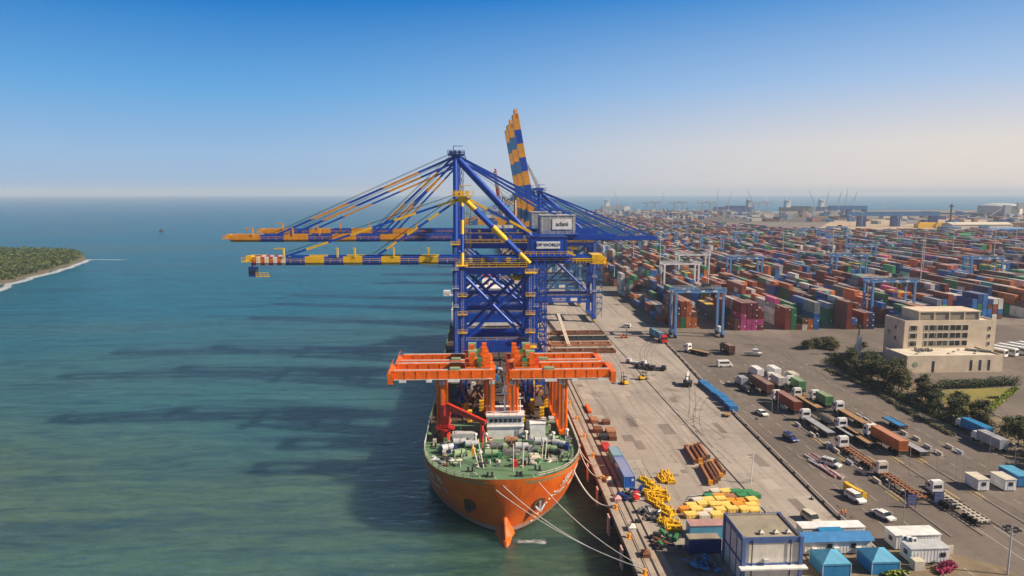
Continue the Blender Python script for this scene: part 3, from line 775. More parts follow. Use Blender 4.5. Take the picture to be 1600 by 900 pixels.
# ================================================================ ship to shore cranes
def sts(P, name='quay_crane'):
    g, b, zp, zb, za, out, back = (P[k] for k in ('g', 'b', 'zp', 'zb', 'za', 'out', 'back'))
    main, acc, acc2 = P['main'], P['acc'], P.get('acc2', P['acc'])
    root = tag(empty(name), P['label'], 'container crane', P['group'])
    yc, hs_ = b / 2, P.get('hs', 2.7)
    Y1, Y2 = yc - hs_, yc + hs_
    for x in (0, g):
        for y in (0, b):
            l = MB(); l.bar((x, y, 2.6), (x, y, zb + 1.2), P.get('lw', 1.9), P.get('lw', 1.9) * .95)
            for z in (zp - 4, zp + 6, (zp + zb) / 2 + 4): l.cbox((x, y, z), P.get('lw', 1.9) + .12, P.get('lw', 1.9) + .1, .25)
            l.build('leg', main, root)
        MB().box(x - .9, x + .9, -2.5, b + 2.5, 1.7, 3.3).build('sill_beam', main, root)
        for y in (-1.6, 1.6, b - 1.6, b + 1.6):
            w = MB(); w.box(x - .5, x + .5, y - 1.2, y + 1.2, .7, 1.69, 0)
            for k in (-.7, .7): w.tube((x - .25, y + k, .42), (x + .25, y + k, .42), .42, 10, m=1)
            w.build('bogie', [acc2, 'dark'], root)
        MB().bar((x, .95, zp), (x, b - .95, zp), 1.2, 1.9).build('tie_beam', main, root)
        MB().bar((x, .95, zb), (x, b - .95, zb), 1.2, 1.9).build('tie_beam', main, root)
        br = MB(); br.tube((x, 1, zp + 1), (x, yc, zb - 1), .35, 8); br.tube((x, b - 1, zp + 1), (x, yc, zb - 1), .35, 8)
        br.build('brace', main, root)
    for y in (0, b):
        pb = MB(); pb.bar((.95, y, zp), (g - .95, y, zp), 1.3, 3.2)
        po = pb.build('portal_beam', main, root)
        MB().rail((1, y - .6, zp + 1.6), (g - 1, y - .6, zp + 1.6), 1, 2.5, .045).build('handrail', 'light_grey', po)
        MB().bar((.95, y, zb - .2), (g - .95, y, zb - .2), 1.1, 1.8).build('cross_beam', main, root)
        MB().tube((.9, y, zb - 2), (g - .9, y, zp + 1.8), P.get('br', .5), 10).build('brace', main, root)
        MB().tube((.9, y + .9, zp + 1.8), (g - .9, y + .9, zb - 2), P.get('br', .5), 10).build('brace', P.get('brace2', main), root)
        if P.get('lowbrace'): MB().tube((.9, y, 3.5), (g * .5, y, zp - 1), .45, 8).tube((g - .9, y, 3.5), (g * .5, y, zp - 1), .45, 8).build('brace', main, root)
    # girder over the land side
    gd = MB()
    for y in (Y1, Y2): gd.bar((-1.5, y, zb + 2.2), (back, y, zb + 2.2), 1.1, 2.1)
    for x in range(4, int(back), 8): gd.bar((x, Y1, zb + 1.9), (x, Y2, zb + 1.9), .6, 1)
    gd.bar((back - .4, Y1, zb + 2), (back - .4, Y2, zb + 2), .8, 1.9)
    gd.box(-1, back, Y1 - 1.7, Y1 - .6, zb + 1.5, zb + 1.6)
    go = gd.build('girder', main, root)
    MB().rail((-1, Y1 - 1.6, zb + 1.6), (back, Y1 - 1.6, zb + 1.6), 1.1, 3, .05).build('handrail', P.get('hr', main), go)
    # boom, hinged at the waterside
    bo = MB(); L = out - 2; nS = P['stripes']; tip = P['tip'] / L
    cols = []
    for k in range(nS): cols.append(((1 - tip) * (k + 1) / nS, 1 if (nS - k) % 2 == 0 else 0))
    if P.get('first_plain'): cols = [(e, 0 if i < P['first_plain'] else m) for i, (e, m) in enumerate(cols)]
    if P.get('tip_rw'):
        for k in range(8): cols.append((1 - tip + tip * (k + 1) / 8, 2 if k % 2 == 0 else 3))
    else: cols.append((1, 1))
    for y in (Y1, Y2): bo.striped((0, y, 0), (-L, y, 0), P.get('bw', 1.2), P.get('bh', 2.2), cols)
    for k in range(1, 9): bo.bar((-L * k / 9, Y1 + .6, -.2), (-L * k / 9, Y2 - .6, -.2), .5, .9, 0)
    bo.bar((-L + .4, Y1 + .6, 0), (-L + .4, Y2 - .6, 0), .8, 1.7, 1)
    for y in (Y1 - .95, Y2 + .95): bo.bar((0, y, -.5), (-L, y, -.5), .8, .08, 4)
    boom = bo.build('boom', [main, acc, 'white', 'red', 'dark'], root, (-1.55, 0, zb + 2.2)); boom.rotation_euler = (0, P.get('raise', 0), 0)
    rl = MB()
    for y in (Y1 - 1.3, Y2 + 1.3): rl.rail((0, y, -.45), (-L, y, -.45), 1.1, 2.6, .05)
    rl.build('handrail', acc, boom)
    for k, fx in enumerate(P.get('posts', ())):
        p = MB(); p.bar((-L * fx, Y1 - .6, 1), (-L * fx, Y1 - .6, 3.6), .45); p.bar((-L * fx, Y1 - .6, 3.5), (-L * fx - (2.6 if fx > .8 else .5), Y1 - .6, 3.5), .35)
        p.build('floodlight_post', acc, boom)
    if P.get('tip_rw') and P.get('rear'):
        tc = MB(); tc.box(-L - .8, -L + 1.2, Y1 - 1.4, Y1 + .6, -4.2, -1.6, 0); tc.box(-L - .83, -L + 1.23, Y1 - 1.43, Y1, -3.4, -2.4, 1); tc.bar((-L, Y1 - .5, -1.6), (-L, Y1 - .5, 0), .3, m=0); tc.rail((-L + 1.2, Y1 - 1.4, -4.2), (-L + 4.5, Y1 - 1.4, -4.2), 1.1, 1, .07, 2); tc.box(-L + 1.2, -L + 4.5, Y1 - 1.4, Y1 + .6, -4.3, -4.2, 2)
        tc.build('tip_cabin', ['navy', 'glass', acc], boom)
    tp = MB(); tp.box(-L - 2.6, -L, Y1 - 1.5, Y2 + 1.5, -.2, 0); tp.rail((-L - 2.5, Y1 - 1.5, 0), (-L + 2, Y1 - 1.5, 0), 1.2, 1, .07); tp.rail((-L - 2.5, Y2 + 1.5, 0), (-L + 2, Y2 + 1.5, 0), 1.2, 1, .07)
    tp.cbox((-L - 1.5, yc, 0), 1.6, 2.4, 1.3)
    tp.build('tip_platform', acc, boom)
    # towers and stays
    ax = P.get('ax', 0)
    for y0, y1 in ((0, Y1), (b, Y2)):
        MB().tube((0, y0, zb + 1.2), (ax, y1, za), P.get('pw', .75), 10).build('tower_leg', P.get('pyl', main), root)
        MB().tube((ax + .3, y1, za - .5), (g, y0 + (y1 - y0) * .3, zb + 1.5), P.get('dw', .8), 10).build('back_leg', P.get('pyl2', main), root)
    at_ = MB(); at_.box(ax - 2.6, ax + 3.2, Y1 - 1.6, Y2 + 1.6, za, za + .3); at_.rail((ax - 2.6, Y1 - 1.5, za + .3), (ax + 3.2, Y1 - 1.5, za + .3), 1.2, 1.4, .07); at_.rail((ax - 2.6, Y2 + 1.5, za + .3), (ax + 3.2, Y2 + 1.5, za + .3), 1.2, 1.4, .07)
    at_.box(ax - 1.2, ax + 1.2, Y1 - .7, Y2 + .7, za - 1.6, za); at_.bar((ax - .6, Y1, za + .3), (ax - .6, Y1, za + 3), .22); at_.bar((ax - .6, Y1, za + 3), (ax + 2.6, Y1, za + 3), .2)
    for k in range(3): at_.tube((ax - 1.6 + k * 1.5, Y1 - .4, za + .9), (ax - 1.6 + k * 1.5, Y2 + .4, za + .9), .55, 10)
    at_.build('apex_platform', P.get('apm', main), root)
    if not P.get('raise'):
        for y in (Y1, Y2):
            for fx in P['stay']:
                for dz in P.get('pair', (0, )):
                    s = MB(); p0, p1 = Vector((ax - .6, y, za - .6 - dz)), Vector((-1.5 - L * fx + dz * 2.5, y, zb + 3.4))
                    n_ = P.get('sn', 6); s.striped(p0, p1, P.get('sw', .55), P.get('sw', .55), [((k + 1) / n_, (k + P.get('so', 0)) % 2) for k in range(n_)])
                    s.build('forestay', [main, acc], root)
                rp = MB(); rp.tube((ax - .6, y, za + 1), (-1.5 - L * fx - 1, y, zb + 4), .07, 5); rp.build('hoist_rope', 'dark', root)
    else:
        s = MB(); a_ = P['raise']
        for y in (Y1, Y2):
            q0 = Vector((-1.5 - L * .62 * math.cos(a_), y, zb + 2.2 + L * .62 * math.sin(a_))) + Vector((1.4, 0, .3))
            s.bar((ax, y, za), q0, .4); s.bar((ax + 1.5, y, za), q0, .2)
            for k in range(8):
                f0, f1 = k / 8, (k + 1) / 8
                s.bar(Vector((ax, y, za)).lerp(q0, f0), Vector((ax + 1.5, y, za)).lerp(q0, f1), .12)
        s.build('forestay', P.get('staym', 'grey'), root)
    for y in (Y1, Y2):
        for fx in P['bstay']:
            s = MB(); n_ = 5; s.striped((ax + .8, y, za - .3), (back * fx, y, zb + 3.3), .6, .6, [((k + 1) / n_, (k + 1) % 2 if P.get('bs') else 0) for k in range(n_)])
            s.build('backstay', [main, acc], root)
    # machinery house
    m0, m1, mh, md = P['house']
    mh_ = MB(); mh_.box(m0, m1, yc - md, yc + md, zb + 3.6, zb + 3.6 + mh, 0); mh_.box(m0 - .2, m1 + .2, yc - md - .2, yc + md + .2, zb + 3.6 + mh, zb + 3.8 + mh, 1); mh_.box(m0 - 1.5, m1 + 1.5, yc - md - 1.5, yc + md + 1.5, zb + 3.28, zb + 3.59, 2)
    for k in range(5): mh_.box(m0 + .4 + (m1 - m0 - 1.2) * k / 4, m0 + .75 + (m1 - m0 - 1.2) * k / 4, yc - md - .07, yc - md, zb + 3.7, zb + 3.5 + mh, 1)
    mho = mh_.build('machinery_house', [P['hm'], P['hm2'], main], root)
    MB().rail((m0 - 1.4, yc - md - 1.4, zb + 3.6), (m1 + 1.4, yc - md - 1.4, zb + 3.6), 1.1, 1.6, .05).build('handrail', P.get('hr', main), mho)
    if P.get('sign'):
        w, h, x0, z0, txt, sz, tm = P['sign']
        sg = MB(); sg.box(x0 - w / 2, x0 + w / 2, yc - md - .22, yc - md - .1, zb + 3.6 + z0 - h / 2, zb + 3.6 + z0 + h / 2); sg.build('sign_board', 'white', mho)
        letters(txt, sz, tm, mho, (x0, yc - md - .25, zb + 3.6 + z0), bold=.03, sx=P.get('sgx', 1))
    # trolley, cab, stairs, rear platform
    tx = P.get('tx', g * .55)
    t = MB(); t.box(tx - 3, tx + 3, Y1 - .4, Y2 + .4, zb + .2, zb + .7, 0); t.box(tx - 2.4, tx + 2.4, Y1 - .8, Y2 + .8, zb - .4, zb + .2, 0)
    tr = t.build('trolley', [acc2], root)
    c = MB(); c.box(tx + 1.0, tx + 4.0, Y1 - 3, Y1 - .2, zb - 3.2, zb - .45, 0); c.box(tx + .98, tx + 4.02, Y1 - 3.03, Y1 - .6, zb - 2.5, zb - 1.4, 1); c.rail((tx - 2.6, Y1 - 3.1, zb - 3.2), (tx + 4.2, Y1 - 3.1, zb - 3.2), 1.1, 1, .06, 0)
    c.build('operator_cab', [acc2, 'glass'], tr)
    st = MB(); z = 3.3; k = 0; sx_, sy_ = g + 1.7, 0.3
    for dx in (0, 2.4):
        for dy in (-1, 1): st.bar((sx_ + dx, sy_ + dy, 2), (sx_ + dx, sy_ + dy, zb + 3), .14)
    while z < zb:
        y_ = sy_ - .6 + 1.2 * (k % 2)
        st.bar((sx_ + 2.3 * (k % 2), y_, z), (sx_ + 2.3 * ((k + 1) % 2), y_, z + 3), .8, .16)
        st.box(sx_ - .2, sx_ + 2.6, sy_ - 1.1, sy_ + 1.1, z + 2.9, z + 3.0); st.rail((sx_ - .2, sy_ - 1.1, z + 3), (sx_ + 2.6, sy_ - 1.1, z + 3), 1, 1.3, .05)
        z += 3; k += 1
    st.build('stair_tower', P.get('stm', main), root)
    lt = MB(); z = zb + 2
    for dx in (0, 1.1):
        for dy in (0, 1.0): lt.bar((ax + 1.2 + dx, Y1 - .2 + dy, zb + 1), (ax + 1.2 + dx, Y1 - .2 + dy, za), .12)
    while z < za - 1: lt.box(ax + 1.0, ax + 2.6, Y1 - .4, Y1 + 1, z, z + .12); lt.bar((ax + 1.2, Y1 - .2, z), (ax + 2.3, Y1 - .2, z + 2.4), .12); z += 2.6
    lt.build('ladder_cage', P.get('lcm', main), root)
    fe = MB()
    for k in range(int(back / 2.4)): x = 1 + k * 2.4; fe.path([Vector((x, Y2 + 1.2, zb + 1.4)), Vector((x + .6, Y2 + 1.2, zb - .1)), Vector((x + 1.8, Y2 + 1.2, zb - .1)), Vector((x + 2.4, Y2 + 1.2, zb + 1.4))], .07, 5)
    fe.build('festoon_cable', 'dark', root)
    hr2 = MB(); hr2.box(-1, back, Y2 + .6, Y2 + 1.7, zb + 1.5, zb + 1.6); hr2.rail((-1, Y2 + 1.6, zb + 1.6), (back, Y2 + 1.6, zb + 1.6), 1.1, 2.2, .06); hr2.rail((1, -1.2, zb + 1), (g - 1, -1.2, zb + 1), 1.1, 2, .06); hr2.box(1, g - 1, -1.3, -.6, zb + .9, zb + 1.0)
    hr2.build('walkway', acc2, root)
    rp = MB()
    for y in (yc - .8, yc - .3, yc + .3, yc + .8): rp.tube((ax, y, za - .6), (m0 + 2, y, zb + 4 + mh), .06, 5, cap=False)
    rp.build('hoist_rope', 'dark', root)
    for x in (0, g):
        ld = MB(); lw_ = P.get('lw', 1.9)
        for d in (-.25, .25): ld.bar((x + d, -lw_ / 2 - .25, 4), (x + d, -lw_ / 2 - .25, zb), .07)
        for k in range(int((zb - 4) / 1.0)): ld.bar((x - .25, -lw_ / 2 - .25, 4.5 + k), (x + .25, -lw_ / 2 - .25, 4.5 + k), .05)
        for k in range(3): z_ = zp + 4 + k * (zb - zp - 6) / 3; ld.box(x - 1.3, x + 1.3, -lw_ / 2 - 1.1, -lw_ / 2, z_, z_ + .1); ld.rail((x - 1.3, -lw_ / 2 - 1.1, z_ + .1), (x + 1.3, -lw_ / 2 - 1.1, z_ + .1), 1, .9, .05)
        ld.build('ladder', acc2 if P.get('rear') else 'light_grey', root)
    for k in range(5):
        x = g * (.12 + .19 * k); MB().cbox((x, Y1 - 1.2, zb + 1.7), 1.1, .7, 1.2).build('electric_cabinet', ('light_grey', acc2)[k % 2], root)
    if P.get('rear'):
        r = MB(); r.box(back - 1, back + 3.6, Y1 - 1.8, Y2 + 1.8, zb + 1.1, zb + 1.4); r.rail((back - 6, Y1 - 1.7, zb + 1.4), (back + 3.6, Y1 - 1.7, zb + 1.4), 1.2, .9, .09); r.rail((back + 3.6, Y1 - 1.7, zb + 1.4), (back + 3.6, Y2 + 1.7, zb + 1.4), 1.2, .9, .09)
        r.box(back - .5, back + 2.6, Y1 - 1, Y2 + 1, zb + 1.4, zb + 3.6); r.box(back - 5, back - 1.2, Y1 - 1.5, Y1, zb + 1.4, zb + 2.6)
        r.build('rear_platform', acc, root)
    for x, y, z in P.get('decks', ()):
        d = MB(); d.box(x - 1.6, x + 1.6, y - 1.9, y + 1.9, z, z + .15); d.rail((x - 1.6, y - 1.9, z + .15), (x + 1.6, y - 1.9, z + .15), 1.1, 1, .06); d.build('service_platform', acc2, root)
    return root

NAVY = dict(main='blue', group='blue container cranes riding on the ship')
dp = sts(dict(NAVY, g=18.6, b=17, zp=17.3, zb=38.6, za=58.6, out=58.6, back=37, acc='yellow', stripes=9, tip=9.2, tip_rw=True, posts=(.14, .31, .5, .585, .845),
    stay=(.845, .40), pair=(0,), sn=8, so=1, sw=.6, bstay=(.86,), bs=True, house=(18.6, 29.4, 5.0, 4.2), hm='blue', hm2='navy', sign=(6.6, 2.0, 24.0, 2.9, 'DP WORLD', 1.1, 'navy'), sgx=1.15,
    pyl='yellow', pyl2='blue', apm='yellow', rear=True, hr='yellow', stm='blue', lcm='yellow', tx=13, lw=1.9, bh=2.3, pw=.5, dw=.75,
    decks=((0, -2.5, 40), (18.6, -2.5, 38), (18.6, -2.5, 17.5)), label='blue and yellow container crane on the ship, with a red and white boom tip'))
place(dp, (-4.1, 192, CARGO))
# yellow bands on the thick back legs and tower of the yellow crane
for o in [c for c in dp.children if c.name.startswith(('back_leg', 'tower_leg'))]:
    me = o.data; me.materials.clear(); me.materials.append(M['blue']); me.materials.append(M['yellow'])
    vs = [v.co.copy() for v in me.vertices]; n = 10; p, q_ = sum(vs[:n], Vector()) / n, sum(vs[n:2 * n], Vector()) / n
    b_ = MB(); r_ = (vs[0] - p).length
    fr = [(0, .18, 1), (.18, .45, 0), (.45, .65, 1), (.65, .85, 0), (.85, 1, 1)]
    for a0, a1, mm in fr: b_.tube(p.lerp(q_, a0), p.lerp(q_, a1), r_, 12, m=mm)
    nm = b_.build('band', ['blue', 'yellow']); o.data = nm.data; bpy.data.objects.remove(nm)
ad = sts(dict(NAVY, g=27.4, b=18, zp=16.2, zb=41.6, za=72.6, out=78.5, back=57, acc='amber', stripes=8, tip=10, first_plain=1, posts=(.2, .45, .6, .72, .9),
    stay=(.80, .365), pair=(0, 2.0), sn=5, so=0, sw=.45, bstay=(.95, .82), house=(29.6, 42.0, 6.4, 5.0), hm='grey', hm2='light_grey', sign=(6.8, 3.7, 37.2, 3.4, 'adani', 2.1, 'dark'),
    pyl='blue', apm='navy', acc2='yellow', stm='navy', tx=19, lw=2.2, bh=2.5, pw=.85, dw=1.0, decks=((27.4, -2.5, 42), (0, -2.5, 42)), label='blue container crane on the ship, amber striped boom over the sea, nearer of two alike'))
place(ad, (-7.4, 243, CARGO))
ad2 = copy_tree(ad); place(ad2, (-7.6, 282, CARGO), 0, 'blue container crane on the ship, amber striped boom over the sea, farther of two alike')

QUAY = dict(g=27.0, b=18, zp=11.5, zb=39.5, za=65.5, out=64, back=60, acc='amber', main='teal', stripes=8, tip=7.6, stay=(.8, .4), bstay=(.95, .8), house=(6, 18, 5, 5), hm='grey', hm2='light_grey',
    acc2='yellow', stm='teal', lw=2.0, bh=3.0, bw=2.9, hs=3.4, staym='grey', group='container cranes standing on the quay', lowbrace=False, brace2='teal')
q1 = sts(dict(QUAY, main='blue', label='dark blue container crane on the quay, the nearest with a raised amber striped boom', **{'raise': rad(80)}))
place(q1, (31.4, 348, 5.05))
q2 = sts(dict(QUAY, label='faded blue container crane on the quay, middle one of three raised amber booms', **{'raise': rad(80)}))
place(q2, (31.4, 398, 5.05))
q3 = copy_tree(q2); place(q3, (31.4, 436, 5.05), 0, 'faded blue container crane on the quay, last of three raised amber booms')
q4 = sts(dict(QUAY, main='grey', acc='red', za=60, out=44, bw=1.0, hs=1.8, stripes=5, label='grey container crane far along the quay with a raised red and white boom', tip=8, tip_rw=True, **{'raise': rad(82)}))
place(q4, (24, 640, 5.05))
q5 = sts(dict(QUAY, zb=40, out=46, za=62, stripes=5, stay=(.8, .4), pyl='amber', label='far blue quay crane, amber boom lowered over the water, nearer of two'))
place(q5, (31.4, 520, 5.05))
q6 = copy_tree(q5); place(q6, (31.4, 575, 5.05), 0, 'far blue quay crane, amber boom lowered over the water, farther of two')
for o, k in ((q1, 'white'), (q2, 'white')):                       # lettering on the portal beams over the apron
    pb = [c for c in o.children if c.name.startswith('portal_beam')][0]
    letters('MUNDRA PORT', 1.0, k, pb, (9.5, -.68, 11.9), bold=.02)
    letters('CONTAINER TERMINAL', .6, k, pb, (9.5, -.68, 10.9), bold=.02)
    letters('QC-01' if o is q1 else 'QC-02', 1.0, k, pb, (22, -.68, 11.5), bold=.02)
    MB().box(15.2, 18.6, -.72, -.66, 10.7, 12.3).build('sign_board', 'white', pb)
# ================================================================ container yard
def container_mat(name, attr):
    m, nt, b = nodes_of(name)
    if attr:
        s = nt.nodes.new('ShaderNodeVertexColor'); s.layer_name = 'Col'; base = s.outputs[0]
    else:
        s = nt.nodes.new('ShaderNodeObjectInfo'); base = s.outputs['Color']
    geo = nt.nodes.new('ShaderNodeNewGeometry')
    v = geo.outputs['Position']
    sp = nt.nodes.new('ShaderNodeSeparateXYZ'); nt.links.new(geo.outputs['True Normal'], sp.inputs[0])
    d = noise(nt, v, 0.35, 4, 0.6)
    c = mixc(nt, base, mixc(nt, base, (0.03, 0.02, 0.015), 0.75), ramp(nt, d, 0.45, 0.75, (0, 0, 0), (0.55,) * 3))
    up = N(nt, 'ShaderNodeMath', operation='GREATER_THAN'); up.inputs[1].default_value = 0.7
    nt.links.new(sp.outputs[2], up.inputs[0])
    dust = N(nt, 'ShaderNodeMath', operation='MULTIPLY'); nt.links.new(up.outputs[0], dust.inputs[0])
    dn = ramp(nt, noise(nt, v, 0.08, 3), 0.3, 0.7, (0.25,) * 3, (0.6,) * 3); nt.links.new(dn, dust.inputs[1])
    c = mixc(nt, c, (0.44, 0.36, 0.29), dust.outputs[0])
    nt.links.new(c, b.inputs['Base Color'])
    b.inputs['Roughness'].default_value = 0.55
    b.inputs['Specular IOR Level'].default_value = 0.3
    if not attr:
        tc = nt.nodes.new('ShaderNodeTexCoord')
        w = N(nt, 'ShaderNodeTexWave', Scale=1.15, Distortion=0.0); w.bands_direction = 'Y'
        nt.links.new(tc.outputs['Object'], w.inputs['Vector'])
        bump(nt, w.outputs['Fac'], 0.8, 0.06, b)
    return m
M['container'] = container_mat('container paint', False)
M['container_far'] = container_mat('container paint in the stacks', True)

PAL = [('rust red', (0.27, 0.055, 0.03), 20), ('brown', (0.20, 0.075, 0.045), 9), ('maroon', (0.17, 0.025, 0.03), 9), ('orange', (0.62, 0.18, 0.045), 15), ('navy blue', (0.025, 0.05, 0.17), 9),
       ('blue', (0.035, 0.16, 0.44), 11), ('green', (0.04, 0.24, 0.10), 11), ('teal', (0.14, 0.42, 0.37), 4), ('grey', (0.34, 0.34, 0.34), 8), ('off white', (0.66, 0.62, 0.56), 11), ('pink', (0.6, 0.09, 0.27), 3), ('dark grey', (0.07, 0.075, 0.085), 4)]
PW = [p[2] for p in PAL]
PC = {p[0]: p[1] for p in PAL}

def container_mesh(L, H=2.6, Wd=2.44, mark=False):
    b = MB(); w = Wd / 2
    b.box(-w + .04, w - .04, .06, L - .04, .15, H - .05)
    for x in (-w, w - .12):
        for y in (0, L - .14): b.box(x, x + .12, y, y + .14, 0, H)
        b.box(x, x + .12, .14, L - .14, H - .11, H - .002); b.box(x, x + .12, .14, L - .14, .0, .16)
    for y in (0.002, L - .122):
        b.box(-w + .12, w - .12, y, y + .12, H - .11, H - .004); b.box(-w + .12, w - .12, y, y + .12, 0, .15)
    for x in (-.75, -.32, .32, .75): b.box(x - .035, x + .035, 0.0, .055, .2, H - .15)
    b.box(-.02, .02, .02, .058, .16, H - .12)
    if mark:
        for s in (-1, 1): b.box(s * (w - .04) - .012, s * (w - .04) + .012, L * .62, L * .62 + L * .2, H * .55, H * .8, 1)
        b.box(.4, .95, .0, .056, H * .6, H * .8, 1)
    o = b.build('container_shape', ['container', 'white']); me = o.data; bpy.data.objects.remove(o)
    return me
C40, C20, C40M = container_mesh(12.19), container_mesh(6.06), container_mesh(12.19, mark=True)
def container(x, y, z, col, L=40, rz=0.0, label=None, group=None, cat='shipping container'):
    o = bpy.data.objects.new('shipping_container', (C40M if rng.random() < .45 else C40) if L == 40 else C20); COL.objects.link(o)
    o.location = (x, y, z); o.rotation_euler = (0, 0, rz)
    c = PC.get(col, col) if isinstance(col, str) else col
    k = rng.uniform(.82, 1.18); o.color = (c[0] * k, c[1] * k, c[2] * k, 1)
    if label: tag(o, label, cat, group)
    return o

BX0, BPITCH, RP, SP = 89.5, 27.0, 2.78, 12.75
def y_start(X): return 316 if X < 112 else (322 if X < 215 else 345)
def y_end(X): return 1850 if X < 240 else (1850 - (X - 240) * 3.4 if X < 490 else 1000 - (X - 490) * 0.15)
stacks = {}
for k in range(34):
    X0 = BX0 + BPITCH * k
    s, y = 0, y_start(X0); run = 0
    while y < y_end(X0):
        if any(a < y < a + 24 for a in (452, 640, 832, 1050, 1290, 1560)): y += 24; s += 1; continue
        dens = 0.5 + 0.5 * math.sin(k * 1.7 + y * 0.013) 
        for r in range(6):
            ok = stacks.get((k, r, s - 1))
            if ok and rng.random() < .5: h = max(0, min(5, ok[2] + rng.choice((-1, 0, 0, 0, 1))))
            else: h = rng.choice((1, 2, 3, 4, 4, 5, 5)) if rng.random() < .86 + .1 * dens else 0
            if k == 0 and y < 340: h = (0, 4, 5, 5, 3, 0)[r] if s == 1 else (0 if s == 0 else h)
            if k == 0 and 345 < y < 400 and r < 3: h = min(h, 2)
            if k == 1 and s == 0: h = (0, 2, 5, 5, 5, 4)[r]
            px = 745 + (X0 + 6) * 1100 / y
            if px > 1660 : h = 0
            if h:
                base = ok[3][0] if ok and rng.random() < .5 else rng.choices(range(12), PW)[0]
                cols = []
                for t in range(h):
                    if rng.random() < .32: base = rng.choices(range(12), PW)[0]
                    cols.append(base)
                if k == 1 and s == 0 and r >= 2: cols = [10, 10, 10 if r < 3 else 2, 2, 2][:h] if r < 5 else [0, 10, 0, 0]
                stacks[(k, r, s)] = (X0 + 3.6 + r * RP, y, h, cols)
        y += SP; s += 1
items = []
for (k, r, s), (x, y, h, cols) in stacks.items():
    hf = stacks.get((k, r, s - 1), (0, 0, 0))[2]; hl = stacks.get((k, r - 1, s), (0, 0, 0))[2]; hr = stacks.get((k, r + 1, s), (0, 0, 0))[2]
    for t in range(h):
        if t < h - 1 and hf > t and hl > t and hr > t: continue
        hidden = (t < h - 1 and hf > t and (hl > t or r == 0 and False))
        items.append((y + 0.25 * x + (45 if hidden else 0), k, r, s, t, x, y, h, cols[t]))
items.sort()
ORD = ['first', 'second', 'third', 'fourth', 'fifth', 'sixth', 'seventh', 'eighth', 'ninth', 'tenth', 'eleventh', 'twelfth', 'thirteenth', 'fourteenth', 'fifteenth', 'sixteenth', 'seventeenth', 'eighteenth', 'nineteenth', 'twentieth']
TIER = ['bottom', 'second', 'third', 'fourth', 'fifth']
mass, mcol = MB(), []
for i, (_, k, r, s, t, x, y, h, c) in enumerate(items):
    z = 5.0 + t * 2.62
    if i < 262:
        side = ['quayside row', 'second row', 'third row', 'fourth row', 'fifth row', 'landside row'][r]
        tier = 'top' if t == h - 1 and t > 0 else TIER[t]
        container(x, y, z, PAL[c][0], 40, 0, '%s container on %s tier, %s, %s bay back, %s block from the quay' % (PAL[c][0], tier, side, ORD[min(s, 19)], ORD[min(k, 19)]), 'containers stacked in the yard')
    else:
        j = rng.uniform(-.06, .06)
        if rng.random() < .2:
            mass.box(x - 1.22, x + 1.22, y + j, y + 6.06, z, z + 2.59); mass.box(x - 1.22, x + 1.22, y + 6.15 + j, y + 12.2, z, z + 2.59); n_ = 12
        else:
            mass.box(x - 1.22 + j, x + 1.22 + j, y + j, y + 12.19 + j, z, z + 2.59); n_ = 6
        kk = rng.uniform(.75, 1.25); cc = PAL[c][1]
        if n_ == 12 and rng.random() < .5: mcol += [tuple(v * kk for v in cc)] * 6; c2 = PAL[rng.choices(range(12), PW)[0]][1]; mcol += [c2] * 6
        else: mcol += [tuple(v * kk for v in cc)] * n_
mo = stuff(mass.build('container_stacks', 'container_far'), 'sea of stacked shipping containers filling the yard behind the front stacks', 'containers')
ca = mo.data.color_attributes.new('Col', 'FLOAT_COLOR', 'CORNER')
buf = []
for p in mo.data.polygons:
    c = mcol[p.index]; buf += [c[0], c[1], c[2], 1.0] * p.loop_total
ca.data.foreach_set('color', buf)

# yard gantry cranes on rubber tyres
def yard_gantry(mat, label):
    root = tag(empty('yard_gantry_crane'), label, 'gantry crane', 'gantry cranes straddling the container stacks')
    h = 20.5
    for x in (0, 21.5):
        for y in (0, 7.5):
            l = MB(); l.bar((x, y, 1.9), (x, y, h), .95, 1.1, 0); l.build('leg', mat, root)
            w = MB()
            for d in (-.9, .9): w.tube((x - .35, y + d, .8), (x + .35, y + d, .8), .8, 12)
            w.build('wheel', 'tyre', root)
        s = MB(); s.box(x - .5, x + .5, -1.8, 9.3, 1.3, 2.1); s.box(x - .45, x + .45, 0, 7.5, h - .9, h - .1); s.build('sill_beam', mat, root)
        p = MB(); p.cbox((x, 3.7, 2.1), 1.5, 3.4, 2.2); p.build('engine_house', 'white' if x else mat, root)
    for y in (0, 7.5):
        g = MB(); g.bar((-1.2, y, h + .6), (22.7, y, h + .6), .9, 1.5); go = g.build('girder', mat, root)
        MB().rail((-1, y - .7, h + 1.3), (22.5, y - .7, h + 1.3), 1, 2, .05).build('handrail', 'light_grey', go)
        for x in (4.5, 11, 16.5): MB().box(x, x + 1.8, y - .5, y - .46, h + .2, h + .9).build('sign_board', 'white', go)
    t = MB(); t.box(12, 17, -.6, 8.1, h + 1.4, h + 1.7); t.cbox((14.5, 3.7, h + 1.7), 3.2, 3.6, 1.9); t.tube((13, 1.2, h + 2.2), (16, 1.2, h + 2.2), .5, 10)
    tr = t.build('trolley', 'dark', root)
    MB().box(16, 18, 1.2, 3.2, h - 2.4, h - .1).build('operator_cab', 'glass', tr)
    sp = MB(); sp.box(12.7, 16.3, -2.2, 9.9, h - 5.2, h - 4.8); 
    for x in (13.3, 15.7):
        for y in (2, 5.5): sp.bar((x, y, h - 4.8), (x, y, h + 1.4), .07)
    sp.build('spreader', 'yellow', root)
    sc = MB()
    z = 2
    for d in (0, .9): sc.bar((-1.0, 2 + d, 1.6), (-1.0, 2 + d, h + 1), .1)
    while z < h: sc.bar((-1, 2, z), (-1, 2.9, z + 1.2), .1); z += 1.2
    sc.build('ladder', 'light_grey', root)
    return root
